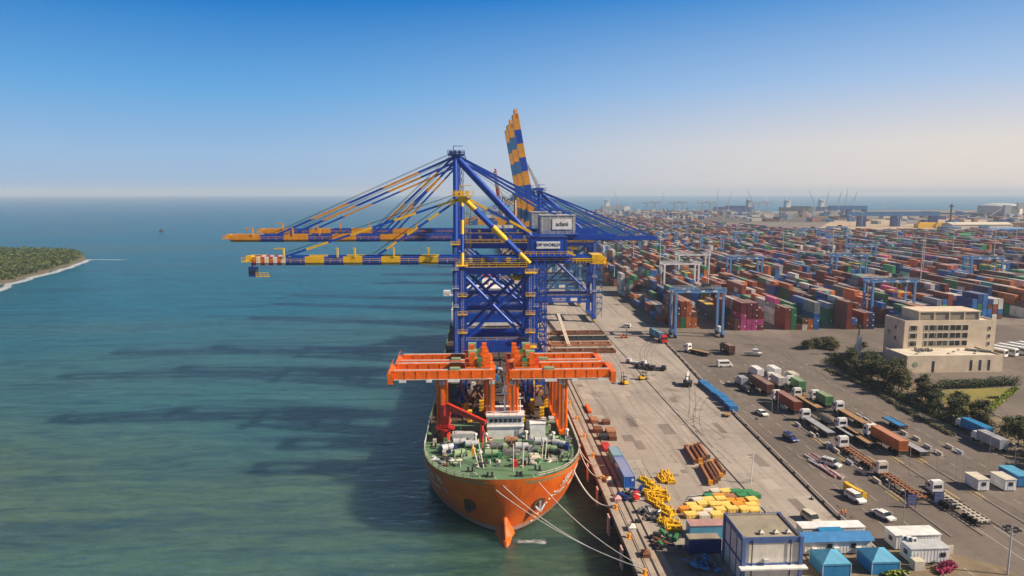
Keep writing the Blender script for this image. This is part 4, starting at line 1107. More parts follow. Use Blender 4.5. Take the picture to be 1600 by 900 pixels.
KB = Kind(yard_gantry('sky_blue', '')); KW = Kind(yard_gantry('white', ''))
def blk(k): return BX0 + BPITCH * k - .8
for kind, k, y, lab in ((KB, 0, 307, 'light blue gantry crane with four legs over the first stacks beside the quay road'), (KW, 1, 428, 'white gantry crane right behind the first light blue gantry crane'),
        (KW, 2, 490, 'white gantry crane standing deeper in the yard, the smaller of two white ones'), (KB, 3, 462, 'blue gantry crane over orange stacks, right of the white gantry cranes'),
        (KB, 4, 338, 'light blue gantry crane over green containers just left of the beige office'), (KB, 6, 478, 'blue gantry crane with white boards over dark stacks behind the office roof line'),
        (KB, 9, 455, 'blue gantry crane at the right border of the picture beyond the parked buses'), (KB, 8, 560, 'blue gantry crane in the middle of the yard far behind the beige office')):
    kind.get((blk(k), y, 5), 0, lab)
for k, y in ((2, 700), (4, 760), (5, 690), (7, 740), (10, 700), (3, 930), (6, 900), (11, 820), (1, 860), (13, 860)):
    KB.get((blk(k), y, 5), 0, 'small distant blue gantry crane among the far container stacks')

# lighting masts
def mast():
    root = tag(empty('lighting_mast'), 'tall thin white lighting mast rising out of the container yard', 'light mast', 'white lighting masts of the container yard')
    MB().tube((0, 0, 0), (0, 0, 38), .34, 8, .2).build('pole', 'light_grey', root)
    c = MB(); c.tube((0, 0, 37.2), (0, 0, 37.5), 1.1, 10)
    for k in range(6):
        a = k * math.pi / 3; c.cbox((1.3 * math.cos(a), 1.3 * math.sin(a), 36.9), .5, .5, .5)
    c.build('lamp_crown', 'lamp_glass', root)
    return root
KM = Kind(mast())
for px, py in ((989, 427), (1030, 444), (1150, 389), (1096, 382), (1222, 411), (1298, 440), (1441, 436), (1487, 409), (1020, 365), (1050, 372), (1185, 360), (1270, 380), (1345, 375), (1400, 392), (1550, 430), (1585, 400),
               (1325, 385), (1105, 480), (1435, 475), (960, 372), (1000, 352), (1060, 350), (1130, 352), (1220, 352), (985, 345), (1035, 342), (1090, 345), (1165, 344), (1255, 346), (1310, 350), (1380, 352)):
    KM.get(G(px, py))

# ================================================================ far port
rf = random.Random(5)
fm = MB()
for i in range(2600):
    Y = rf.uniform(1350, 2250); X = rf.uniform(45, 360 + (Y - 1350) * .55)
    if Y < y_end(X) + 20: continue
    w, d, h = rf.choice(((2.5, 12, 5), (2.5, 12, 8), (6, 12, 7), (14, 8, 5), (20, 12, 8), (4, 4, 12), (12, 12, 10)))
    fm.cbox((X, Y, 4.9), w, d, h * rf.uniform(.5, 1.2), rf.randrange(7))
for i in range(500):
    Y = rf.uniform(800, 2150); X = rf.uniform(620, 1900)
    if Y < y_end(X) + 60 or 1050 < Y < 1500 and X < 820: continue
    fm.cbox((X, Y, 4.9), rf.uniform(4, 26), rf.uniform(6, 30), rf.uniform(3, 9), rf.randrange(7))
stuff(fm.build('far_terminal', ['rust', 'navy', 'light_grey', 'cream', 'grey', 'teal', 'rust_light']), 'hazy clutter of sheds, stacks and yards along the far side of the port', 'port clutter')
sheet('bare_ground', [tuple(G(*p)[:2]) for p in ((1270, 362), (1300, 345), (1500, 340), (1600, 350), (1600, 378), (1480, 372), (1380, 372))], 5.0, 'sand')

def far_crane(lean, hgt, label):
    root = tag(empty('mobile_harbour_crane'), label, 'harbour crane', 'slim harbour cranes on the horizon')
    MB().box(-5, 5, -4, 4, 0, 5).build('base', 'grey', root)
    MB().tube((0, 0, 5), (0, 0, hgt * .5), 1.6, 8, 1.0).build('tower', 'grey', root)
    MB().box(-4, 2, -2, 2, hgt * .34, hgt * .46).build('machine_house', 'light_grey', root)
    j = MB(); top = (math.sin(lean) * hgt * .75, 0, hgt * .36 + math.cos(lean) * hgt * .75)
    j.bar((0, -.9, hgt * .36), top, .7); j.bar((0, .9, hgt * .36), top, .7); j.bar((-1, 0, hgt * .52), top, .35)
    j.build('jib', 'grey', root)
    return root
FCL = Kind(far_crane(-.42, 68, '')); FCR = Kind(far_crane(.2, 62, '')); FCU = Kind(far_crane(.05, 74, ''))
for kind, px, py, lab in ((FCL, 966, 327, 'slim harbour crane with a jib leaning left, leftmost on the horizon'), (FCU, 1120, 329, 'slim upright harbour crane on the horizon between two wide gantries'),
        (FCL, 1176, 331, 'slim harbour crane with a jib leaning left, mid horizon above the yard'), (FCL, 1272, 332, 'slim harbour crane with a jib leaning left beside the white deckhouse of a far ship'),
        (FCR, 1290, 330, 'small harbour crane leaning right, first on the far bulk ship'), (FCR, 1309, 330, 'small harbour crane leaning right, second on the far bulk ship'),
        (FCU, 1321, 331, 'tall upright harbour crane in the middle of the far bulk ship'), (FCR, 1333, 330, 'small harbour crane leaning right near the bow of the far bulk ship'),
        (FCR, 1033, 329, 'small harbour crane leaning right on the horizon above the blue crane arms'), (FCR, 1138, 329, 'small harbour crane leaning right, just past the upright one')):
    kind.get(G(px, py, 5), 0, lab)
def far_gantry():
    root = tag(empty('bridge_crane'), '', 'gantry crane', 'wide gantry cranes on the horizon')
    for x in (-16, 16): MB().bar((x, 0, 0), (x * .8, 0, 30), 3, 4).build('leg', 'grey', root)
    MB().bar((-30, 0, 30), (30, 0, 30), 4, 4).build('girder', 'grey', root)
    MB().cbox((4, 0, 32), 9, 5, 5).build('trolley', 'light_grey', root)
    return root
FG = Kind(far_gantry())
for px, py, lab in ((1017, 331, 'leftmost wide grey gantry crane on the horizon'), (1060, 331, 'second wide grey gantry crane from the left on the horizon'), (1103, 331, 'third wide grey gantry crane from the left, beside the upright slim crane'), (1192, 331, 'wide grey gantry crane at the right end of the horizon row')):
    FG.get(G(px, py, 5), 0, lab)
def far_ship(px, py, L, mats, label, house=0.12):
    p = G(px, py, 0)
    root = tag(empty('cargo_ship', p), label, 'ship')
    MB().prism([(-L / 2, -14), (L / 2 - 24, -14), (L / 2, 0), (L / 2 - 24, 14), (-L / 2, 14)], -1, 16).build('hull', mats[0], root)
    x = -L / 2 + L * house
    h = MB(); h.box(x - 8, x + 8, -12, 12, 16, 38); h.box(x - 6, x + 6, -15, 15, 38, 41); h.box(x - 9, x - 5, -3, 3, 38, 48); h.build('superstructure', mats[1], root)
    hs_ = MB()
    for k in range(5): hs_.box(-L / 2 + L * .26 + k * L * .13, -L / 2 + L * .35 + k * L * .13, -11, 11, 16, 20)
    hs_.build('hatch_cover', mats[0], root)
for a in ((1316, 330, 190, ('navy', 'white'), 'far dark bulk ship with upright cranes over its deck', .08), (1245, 331, 120, ('dark', 'white'), 'far dark ship with a bright white deckhouse on the right horizon', .2),
          (1148, 330, 150, ('navy', 'light_grey'), 'far slate blue ship alongside between the slim horizon cranes', .85), (962, 329, 110, ('grey', 'white'), 'far grey ship with a white deckhouse at the left end of the horizon', .2)):
    far_ship(*a)
p = G(1561, 337); tk = tag(empty('storage_tank', p), 'huge pale dome roofed storage tank on the right horizon', 'tank')
t = MB(); t.tube((0, 0, 0), (0, 0, 24), 52, 40)
t.build('shell', 'cream', tk)
r = MB(); n = 40
for k in range(5):
    a0, a1 = k / 5 * math.pi / 2, (k + 1) / 5 * math.pi / 2
    r.tube((0, 0, 24 + 11 * math.sin(a0)), (0, 0, 24 + 11 * math.sin(a1)), 52 * math.cos(a0), n, max(.5, 52 * math.cos(a1)), cap=False)
r.build('dome_roof', 'light_grey', tk)
s = MB(); s.box(-30, -12, -58, -50, 0, 30); s.bar((-70, -55, 0), (-28, -55, 28), 3); s.build('access_tower', 'grey', tk); MB().box(6, 34, -58, -52, 20, 36).build('platform', 'grey', tk)
# blue conveyor gantry over the bare ground, sheds
p = G(1345, 354); cv = tag(empty('conveyor_gantry', p), 'long blue conveyor bridge on two blue towers above the bare sandy ground', 'conveyor')
MB().box(-30, 150, -4, 4, 20, 28).build('bridge', 'teal', cv)
for x in (0, 66, 140): MB().box(x - 7, x + 7, -5, 5, 0, 19.9).build('tower', 'navy', cv)
p = G(1325, 341); cv2 = tag(empty('conveyor_gantry', p), 'farther blue conveyor bridge in front of the far bulk ship', 'conveyor')
MB().box(-50, 45, -4, 4, 22, 31).build('bridge', 'teal', cv2); MB().box(-5, 5, -5, 5, 0, 21.9).build('tower', 'navy', cv2); MB().box(36, 44, -5, 5, 0, 21.9).build('tower', 'navy', cv2)
p = G(1484, 356); ch = tag(empty('chimney_tower', p), 'lone dark lattice tower standing before the far breakwater', 'tower')
MB().tube((0, 0, 0), (0, 0, 44), 2, 8, 1.1).build('shaft', 'dark', ch); MB().cbox((0, 0, 38), 5, 5, 2.5).build('platform', 'dark', ch)
def shed(px, py, w, d, h, wall, roof, label, rz=0.0):
    root = tag(empty('storage_shed', G(px, py), rz), label, 'shed')
    MB().box(-w / 2, w / 2, 0, d, 0, h).build('wall', wall, root)
    b = MB(); ov = 1.0
    vs = [(-w / 2 - ov, -ov, h), (w / 2 + ov, -ov, h), (w / 2 + ov, d + ov, h), (-w / 2 - ov, d + ov, h), (-w / 2 - ov, d / 2, h + d * .13), (w / 2 + ov, d / 2, h + d * .13)]
    b.add(vs, [(0, 1, 5, 4), (2, 3, 4, 5), (1, 2, 5), (3, 0, 4), (3, 2, 1, 0)]); b.build('roof', roof, root)
for a in ((1590, 372, 60, 40, 9, 'light_grey', 'sky_blue', 'pale blue roofed shed at the right border below the storage tank'), (1568, 385, 70, 26, 8, 'grey', 'teal', 'grey shed with a slate blue roof left of the pale blue shed'),
          (1535, 358, 110, 30, 8, 'cream', 'cream', 'long cream shed on the bare ground below the storage tank'), (1500, 380, 40, 20, 10, 'green', 'green', 'small green shed at the edge of the bare ground'),
          (1560, 392, 80, 20, 6, 'grey', 'light_grey', 'long low grey roofed shed behind the right hand stacks')): shed(*a)
br_ = MB(); pa, pb_ = G(1425, 334), G(1600, 336)
br_.bar(pa, pb_, 12, 8); tag(br_.build('breakwater', 'dark'), 'low dark breakwater wall running to the storage tank', 'breakwater')
for k, (px, w) in enumerate(((1450, 46), (1475, 40), (1495, 30))):
    b = MB(); b.cbox((0, 0, 0), w, 14, 8); b.cbox((0, 0, 8), w * .8, 10, 2)
    tag(b.build('material_stockpile', 'yellow', None, G(px, 356)), ['long yellow covered stack on the bare ground, left one', 'middle yellow covered stack on the bare ground', 'short yellow covered stack, right one near the tower'][k], 'stockpile')
# ================================================================ vehicles
def profile(mb, pts, w, m=0, top=1.0, zt=None):
    """side outline (y, z) extruded across x; points above zt are pulled in by factor top"""
    n = len(pts)
    k = lambda z: w / 2 * (top if zt is not None and z > zt else 1)
    vs = [(-k(z), y, z) for y, z in pts] + [(k(z), y, z) for y, z in pts]
    return mb.add(vs, [(i, (i + 1) % n, n + (i + 1) % n, n + i) for i in range(n)] + [tuple(range(n))[::-1], tuple(range(n, 2 * n))], m)

def wheel(root, x, y, r=.5, w=.35, mat='tyre'):
    b = MB(); b.tube((x - w / 2, y, r), (x + w / 2, y, r), r, 12); b.build('wheel', mat, root)

def tractor(root, y0, cab, sleeper=True):
    MB().box(-.45, .45, y0 - 3.6, y0 + 2.2, .75, 1.1).build('chassis', 'dark', root)
    c = MB(); profile(c, [(y0 + .2, 1.0), (y0 + 2.3, .6), (y0 + 2.4, 1.9), (y0 + 2.2, 3.1), (y0 + .9, 3.35), (y0 + .2, 3.3)], 2.45, 0, .93, 2)
    c.box(-1.1, 1.1, y0 + .25, y0 + 1.5, 3.3, 3.6)
    co = c.build('cab', cab, root)
    g = MB(); g.box(-.85, .85, y0 + .14, y0 + .19, 2.1, 2.8); g.build('rear_window', 'glass', co)
    g = MB(); g.bar((-1.0, y0 + 2.42, 2.45), (1.0, y0 + 2.42, 2.45), .08, .9); g.build('windscreen', 'glass', co)
    for s in (-1, 1): MB().box(s * 1.2 - .03, s * 1.2 + .03, y0 + 1.1, y0 + 1.9, 2.0, 2.7).build('side_window', 'glass', co)
    for s in (-1, 1): MB().box(s * 1.42 - .1, s * 1.42 + .1, y0 + 2.1, y0 + 2.25, 2.1, 2.8).build('mirror', 'dark', co)
    MB().box(-1.1, 1.1, y0 + .22, y0 + .26, .9, 1.5).build('mudguard', 'dark', root)
    for s in (-1.05, 1.05):
        wheel(root, s, y0 + 1.4); wheel(root, s * .95, y0 - 1.6, .5, .6); wheel(root, s * .95, y0 - 2.8, .5, .6)

def truck(kind, cab, label, L=13.0):
    root = tag(empty('articulated_truck'), label, 'truck')
    if cab: tractor(root, L + .4, cab)
    t = MB()
    if kind in ('tan', 'grey', 'blue'):
        t.box(-1.25, 1.25, 0, L, 1.35, 1.55, 0); t.box(-1.27, 1.27, -.05, .1, 1.1, 1.6, 1); t.box(-.5, .5, .1, L - .1, .85, 1.34, 1)
        for s in (-1.27, 1.2): t.box(s, s + .07, .1, L, 1.25, 1.62, 1)
        t.build('flatbed', [{'tan': 'wood', 'grey': 'grey', 'blue': 'roof_blue'}[kind], 'dark'], root)
    else:
        m = {'skel': 'rust_light', 'skel_dark': 'dark', 'skel_white': 'cream'}.get(kind, 'dark')
        for s in (-.55, .55): t.box(s - .12, s + .12, 0, L, .95, 1.35, 0)
        for k in range(11): y = .1 + k * (L - .5) / 10; t.box(-1.15, 1.15, y, y + .16, 1.1, 1.36, 0)
        for y in (.1, L - .4): t.box(-1.22, 1.22, y, y + .3, 1.1, 1.42, 0)
        t.build('skeletal_frame', [m], root)
    for y in (1.6, 2.9, 4.2):
        for s in (-1, 1): wheel(root, s * .92, y, .5, .6)
    for s in (-.8, .65): MB().box(s, s + .15, L * .62, L * .62 + .2, 0.0, .95).build('landing_leg', 'dark', root)
    MB().box(-1.2, 1.2, -.12, -.04, .6, .95).build('bumper', 'dark', root)
    return root
RZ = rad(1.7)
def at_truck(o, px, py): place(o, G(px, py), RZ); return o
# (rear pixel, kind, cab, label)
for px, py, kind, cab, lab in (
        (1299, 685, 'grey', 'white', 'white cab truck with a grey flat trailer, beside the yellow lane marks'),
        (1354, 670, 'tan', 'white', 'white cab truck with a long tan flat trailer in the second lane, farther one'),
        (1362, 702, 'tan', 'white', 'white cab truck with a tan flat trailer left of the orange container truck'),
        (1368, 737, 'skel', 'white', 'white cab truck with a rusty skeletal trailer, behind another skeletal truck'),
        (1440, 786, 'skel', 'cream', 'cream cab truck with a rusty skeletal trailer before the blue panel'),
        (1538, 824, 'skel_white', 'white', 'nearest truck with a pale skeletal trailer, alone in its lane by the white booths'),
        (1281, 645, 'tan', 'white', 'white cab truck with an orange tan flat trailer between two green containers')):
    at_truck(truck(kind, cab, lab), px, py)
def loaded(px, py, cab, lab, col, L, clab, TL=13.0):
    t = at_truck(truck('skel_dark', cab, lab, TL), px, py)
    o = container(0, 0, 0, col, L, RZ, clab, 'containers on road trailers')
    o.location = t.matrix_basis @ Vector((0, .2, 1.43))
    return t
loaded(1204, 620, 'dark', 'dark cab truck under a long brown container, leftmost in the queue', 'brown', 40, 'long brown container with a dusty roof on the leftmost queued truck')
loaded(1247, 649, 'white', 'white cab truck under a long rust red container beside the lane', 'rust red', 40, 'long rust red container on the truck nearest the quay road')
loaded(1222, 609, 'white', 'white cab truck under a short white container in the queue', 'off white', 20, 'short white container on a trailer in the truck queue', 7.5)
loaded(1254, 615, 'white', 'white cab truck under a short green container, farther of two', (0.13, 0.3, 0.11), 20, 'short pale green container, farther of the two on trailers', 7.5)
loaded(1296, 640, 'white', 'white cab truck under a short green container, nearer of two', (0.13, 0.3, 0.11), 20, 'short pale green container, nearer of the two on trailers', 7.5)
loaded(1412, 714, 'white', 'white cab truck under the bright orange container in the middle lanes', 'orange', 40, 'bright orange container on a trailer in the middle of the truck lanes', 13)
loaded(1144, 556, 'dark', 'dark truck driving off under a brown container below the yard front', 'brown', 20, 'brown container on the lone truck below the yard front', 7.5)
at_truck(truck('grey', None, 'grey flat trailer parked without a cab right of the orange container', 8), 1445, 716)
at_truck(truck('blue', None, 'short blue flat trailer parked alone on the dark lanes', 8), 1411, 674)
t = truck('tan', 'white', 'white cab truck with a short brown flatbed on the wide pavement by the stacks', 9); place(t, G(1108, 557), rad(35))
for px, py, kind, cab, lab, L_ in ((1336, 690, 'grey', None, 'grey flat trailer without a cab in the second truck lane', 9), (1300, 668, 'skel_dark', None, 'dark skeletal trailer without a cab beside the yellow lane marks', 10), (1492, 800, 'skel_dark', None, 'dark skeletal trailer without a cab behind the dotted blue panel', 10),
        (1395, 690, 'tan', None, 'short tan trailer without a cab left of the blue flat trailer', 7), (1232, 628, 'skel_dark', None, 'dark skeletal trailer without a cab between the two long red containers', 9)):
    at_truck(truck(kind, cab, lab, L_), px, py)
def box_truck(px, py, L, body, label, rz=RZ):
    root = tag(empty('box_truck', G(px, py), rz), label, 'truck')
    MB().box(-1.2, 1.2, 0, L, 1.0, 3.4).build('cargo_box', body, root)
    c = MB(); profile(c, [(L + .1, .6), (L + 2, .6), (L + 2.1, 1.6), (L + 1.7, 2.6), (L + .1, 2.7)], 2.2, 0, .9, 1.7); co = c.build('cab', 'white', root)
    MB().bar((-.9, L + 1.98, 2.05), (.9, L + 1.98, 2.05), .08, .8).build('windscreen', 'glass', co)
    for s in (-1, 1):
        for y in (1.2, L + .9): wheel(root, s, y, .48)
for a in ((1188, 592, 6, 'white', 'white box truck at the far left of the truck queue'), (1215, 591, 6, 'white', 'white box truck at the far end of the queue beside a white container'), (1243, 600, 5, 'cream', 'cream box truck behind the farther green container'),
          (1544, 688, 9, 'tarp', 'truck with a long blue tarpaulin body parked under the roadside trees'), (1568, 708, 8, 'grey', 'grey box truck parked under the trees behind the blue one'), (1163, 606, 4, 'grey', 'small grey truck at the left edge of the truck queue')): box_truck(*a)

def car(px, py, rz, mat, label, suv=True, cat='car'):
    root = tag(empty('parked_car', G(px, py), rz), label, cat)
    b = MB(); h = 1.0 if suv else .85
    profile(b, [(-2.3, .45), (-2.35, h), (-2.2, h + .05), (1.0, h + .08), (2.2, h - .08), (2.35, .75), (2.3, .4)], 1.85, 0)
    bo = b.build('body', mat, root)
    cb = MB()
    pr = [(-2.2, h + .06), (-2.05, h + .85), (.55, h + .88), (1.25, h + .09)] if suv else [(-1.9, h + .05), (-1.1, h + .58), (.5, h + .6), (1.35, h + .07)]
    profile(cb, pr, 1.7, 0, .88, h + .3); co = cb.build('roof', mat, root)
    gl = MB(); zt = h + (.8 if suv else .54)
    profile(gl, [(pr[0][0] + .1, h + .2), (pr[1][0] + .15, zt - .08), (pr[2][0] - .05, zt - .08), (pr[3][0] - .25, h + .2)], 1.74, 0, .895, h + .3); gl.build('side_window', 'glass', co)
    w = MB(); p0, p1 = Vector((0, pr[2][0] + .1, zt + .02)), Vector((0, pr[3][0] + .02, h + .16)); 
    nrm = Vector((0, p0.z - p1.z, p1.y - p0.y)).normalized() * .03
    w.add([(-.68, p0.y + nrm.y, p0.z + nrm.z), (.68, p0.y + nrm.y, p0.z + nrm.z), (.78, p1.y + nrm.y, p1.z + nrm.z), (-.78, p1.y + nrm.y, p1.z + nrm.z)], [(3, 2, 1, 0)]); w.build('windscreen', 'glass', co)
    for s in (-.86, .86):
        for y in (-1.45, 1.45): wheel(root, s, y, .37, .25)
        MB().box(s * .75 - .18, s * .75 + .18, 2.3, 2.37, .68, .85).build('headlight', 'lamp_glass', root)
    MB().box(-.9, .9, -2.42, -2.34, .42, .65).build('bumper', 'dark', root)
    return root
FAC = rad(180) + rad(12)
car(1336, 782, FAC, 'white', 'white off road wagon parked beside the yellow jib')
car(1268, 815, FAC, 'cream', 'dusty off road wagon parked behind the blue roofed cabin')
car(1380, 809, FAC + .1, 'white', 'low white car in the open lane below the white wagon', False)
car(1235, 688, FAC, 'navy', 'dark pickup standing alone in the road lane beside the barrier', True, 'pickup')
car(1322, 512, 1.2, 'dark', 'small dark car before the stacks near the lamp mast', False)
car(978, 0 + 512, 1.2, 'white', 'white pickup on the quay road beyond the rust red frames', True, 'pickup')
car(1190, 648, FAC, 'white', 'small white car on the road lane beside the pipe barrier', False)
car(1298, 728, FAC + .4, 'light_grey', 'silver wagon stopped by the heap of pinkish pipes')
car(1166, 612, FAC, 'dark', 'dark wagon parked left of the brown container truck')
v = tag(empty('minibus', G(1132, 573), rad(-88)), 'white minibus crossing the open pavement below the first gantry crane', 'minibus')
b = MB(); profile(b, [(-2.8, .4), (-2.85, 2.2), (-2.6, 2.5), (1.6, 2.5), (2.5, 1.4), (2.9, 1.1), (2.9, .4)], 2.0); bo = b.build('body', 'white', v)
for s in (-1, 1): MB().box(s * 1.0 - .02, s * 1.0 + .02, -2.3, 1.5, 1.45, 2.1).build('side_window', 'glass', bo)
MB().bar((-.85, 2.1, 1.98), (.85, 2.1, 1.98), .06, .9).build('windscreen', 'glass', bo)
for s in (-.9, .9):
    for y in (-1.7, 1.8): wheel(v, s, y, .38, .25)
def bus():
    root = tag(empty('parked_bus'), 'long white bus with dark windows parked in the row behind the office', 'bus', 'white buses parked behind the office')
    b = MB(); b.box(-1.25, 1.25, 0, 11.5, .4, 3.0); b.box(-1.1, 1.1, .4, 11, 3.0, 3.2); bo = b.build('body', 'white', root)
    for s in (-1, 1): MB().box(s * 1.26 - .02, s * 1.26 + .02, .4, 11, 1.6, 2.6).build('side_window', 'glass', bo)
    MB().box(-1.1, 1.1, -.04, .01, 1.5, 2.7).build('rear_window', 'glass', bo)
    for s in (-1.05, 1.05):
        for y in (2.2, 9.4): wheel(root, s, y, .5)
    return root
KBus = Kind(bus())
for k in range(5): KBus.get(G(1572, 559) + Vector((k * 5.6, k * 1.5, 0)), rad(25))
def forklift(px, py, rz, mat, label):
    root = tag(empty('forklift_truck', G(px, py), rz), label, 'forklift')
    b = MB(); profile(b, [(-1.6, .4), (-1.6, 1.3), (-.9, 1.4), (-.7, .95), (.9, .95), (1.1, .5)], 1.5); b.build('body', mat, root)
    c = MB()
    for s in (-.6, .6): c.bar((s, -.8, 1.3), (s, -.6, 2.6), .1); c.bar((s, .8, .9), (s, .4, 2.6), .1)
    c.box(-.7, .7, -.7, .5, 2.6, 2.7); c.build('cab_guard', 'dark', root)
    MB().box(-.3, .3, -.5, .1, 1.0, 1.7).build('seat', 'dark', root)
    m = MB()
    for s in (-.4, .4): m.bar((s, 1.25, .15), (s, 1.2, 4.0), .14); m.box(s - .07, s + .07, 1.3, 2.5, .12, .2)
    for z in (.6, 2.4, 3.9): m.bar((-.4, 1.22, z), (.4, 1.22, z), .1)
    m.build('mast', 'dark', root)
    for s in (-.65, .65): wheel(root, s, .7, .42, .3); wheel(root, s, -1.1, .38, .3)
    return root
forklift(975, 600, rad(20), 'yellow', 'yellow forklift truck with a tall mast alone on the apron')
forklift(1005, 593, rad(-70), 'yellow', 'low yellow forklift truck beside the dark rail line')
forklift(975, 528, rad(-85), 'orange', 'orange forklift truck beyond the steel frames near the quay cranes')
root = tag(empty('reach_stacker', G(1074, 602), rad(-20)), 'dark reach stacker with a white boom folded over its body', 'reach stacker')
b = MB(); profile(b, [(-3, .6), (-3, 1.9), (-1, 2.1), (2.4, 1.4), (2.6, .6)], 2.6); b.build('body', 'dark', root)
MB().bar((0, -2.6, 2.4), (0, 3.6, 3.6), .6).build('boom', 'white', root); MB().box(-.7, .7, -.6, 1, 2.0, 3.2).build('cab', 'glass', root)
for s in (-1.2, 1.2): wheel(root, s, 1.8, .75, .6); wheel(root, s, -2, .6, .5)
root = tag(empty('work_boat_trailer', G(1178, 556), rad(70)), 'small cream launch with a white cabin standing on the pavement by the stacks', 'boat')
MB().prism([(-1.2, -3), (1.2, -3), (1.2, 1.5), (0, 3.6), (-1.2, 1.5)], .5, 1.4).build('hull', 'cream', root); MB().box(-.8, .8, -1.5, .6, 1.4, 2.8).tube((0, -.5, 2.8), (0, -.5, 4.2), .08, 6).build('cabin', 'white', root); MB().box(-.9, .9, -2, 1, .0, .5).build('cradle', 'dark', root)
# red tractor trailer with two blue containers
t = truck('skel_dark', 'signal_red', 'red tractor with a long trailer on the quay road beside the gantry crane leg', 14); place(t, G(1018, 525), rad(186)); 
for k, (dy, lab) in enumerate(((.2, 'short blue container at the rear of the red tractor trailer'), (7.2, 'short blue container behind the red tractor cab'))):
    o = container(0, 0, 0, (0.03, 0.2, 0.36), 20, rad(186), lab, 'containers on road trailers'); o.location = t.matrix_basis @ Vector((0, dy, 1.43))

# ================================================================ cargo and gear on the apron
o = container(33.4, 147.2, 5.0, (0.05, 0.20, 0.62), 40, rad(.4), 'long bright blue container standing on the quay edge beside the rail slots', 'containers standing on the quay apron')
o = container(33.3, 159.9, 5.0, (0.12, 0.42, 0.60), 20, rad(.4), 'short pale blue container behind the long blue one on the quay edge', 'containers standing on the quay apron')
def crate(px, py, sx, sy, sz, mat, label, group, rz=0.0, name='cargo_crate', slats=True, cat='crate'):
    b = MB(); b.box(-sx / 2, sx / 2, 0, sy, .12, sz)
    for y in (.05, sy - .25): b.box(-sx / 2 - .04, sx / 2 + .04, y, y + .2, 0, .118)
    if slats:
        b.box(-sx / 2 - .03, sx / 2 + .03, -.03, sy + .03, sz, sz + .07)
        for k in range(3): x = -sx / 2 + sx * (k + .5) / 3; b.box(x - .08, x + .08, -.05, 0, .14, sz - .02)
    o = b.build(name, mat, None, G(px, py)); o.rotation_euler = (0, 0, rz)
    return tag(o, label, cat, group)
for px, py, sx, sy, sz, m, lab in ((922, 646, .9, 7, .7, 'orange', 'long orange steel beam beside the ship on the quay, farthest of its row'), (930, 662, 2, 3.6, .9, 'rust_light', 'pale rusty steel box behind the orange beam row'), (948, 664, 2, 2.6, .9, 'rust', 'dark rusty steel box with a lifted edge on the quay'),
        (936, 677, 2.2, 3, 1.0, 'rust', 'rusty steel box left of the dark gap in the quay cargo'), (956, 681, 2.4, 3.6, 1.1, 'rust_light', 'pale rusty steel box, rightmost in the quay row'), (944, 688, 2, 2.4, 1.1, 'dark', 'dark steel box in the quay row, nearest the red frame'), (958, 689, 2, 2.4, 1.1, 'rust', 'brown steel box right of the dark box on the quay'),
        (950, 706, 1.8, 5, .7, 'red', 'red slatted steel frame right behind the pale blue container')): crate(px, py, sx, sy, sz, m, lab, 'steel boxes along the quay edge', 0, 'steel_box', cat='steel box')
# rusty pipes and beams in two groups
for grp, pts, lab in ((0, ((1072, 703, 1086, 726), (1080, 702, 1094, 724), (1087, 701, 1100, 722), (1092, 699, 1106, 719)), 'rusty brown steel beam in the farther laid out group on the apron'),
                 (1, ((1095, 732, 1110, 759), (1102, 730, 1118, 757), (1108, 729, 1122, 753), (1112, 727, 1126, 748), (1118, 725, 1130, 743)), 'rusty brown steel beam in the nearer laid out group on the apron')):
    for k, (a, b_, c, d) in enumerate(pts):
        p, q_ = G(a, b_), G(c, d); p.z = q_.z = 5.75; d_ = (q_ - p).normalized() * .9
        b = MB(); w = .5 + .1 * (k % 2)
        b.bar((0, 0, .75), q_ - p + Vector((0, 0, .75)), w, .8, 0); 
        for f in (p, q_): b.bar(f - p + Vector((0, 0, .32)), f - p + Vector((0, 0, 1.3)), 1.0, .5, 1)
        o = b.build('steel_beam', ['rust_light' if k % 3 == 0 else 'rust', 'amber' if (k + grp) % 3 == 1 else 'rust'], None, p - Vector((0, 0, .75)))
        tag(o, lab, 'steel beam', 'rusty beams on the apron, group ' + ('one', 'two')[grp])
# yellow lifting frames
def lift_frame():
    b = MB()
    for x in (-.8, .8): b.box(x - .16, x + .16, 0, 3.4, .1, .55)
    for y in (0.05, 1.1, 2.2, 3.1): b.box(-.64, .64, y, y + .28, .2, .6)
    for x in (-.8, .8):
        for y in (.3, 3): b.tube((x, y, .55), (x, y, 1.2), .18, 8)
    b.tube((0, .4, .75), (0, 2.9, .75), .28, 8)
    return tag(b.build('lifting_frame', 'yellow'), 'yellow steel lifting frame lying in the yellow row between the quay and the crates', 'lifting frame', 'yellow lifting frames on the apron')
KF = Kind(lift_frame())
for px, py, a in ((1040, 755, 5), (1018, 757, 30), (1028, 766, 30), (1032, 775, 80), (1043, 772, 80), (1024, 779, 20), (1046, 783, 60), (1032, 790, 30), (1046, 800, 30), (1052, 808, 30), (1054, 818, 70), (1062, 822, 70), (1066, 828, 80), (1044, 748, 0), (1050, 757, 0)):
    KF.get(G(px, py), rad(a))
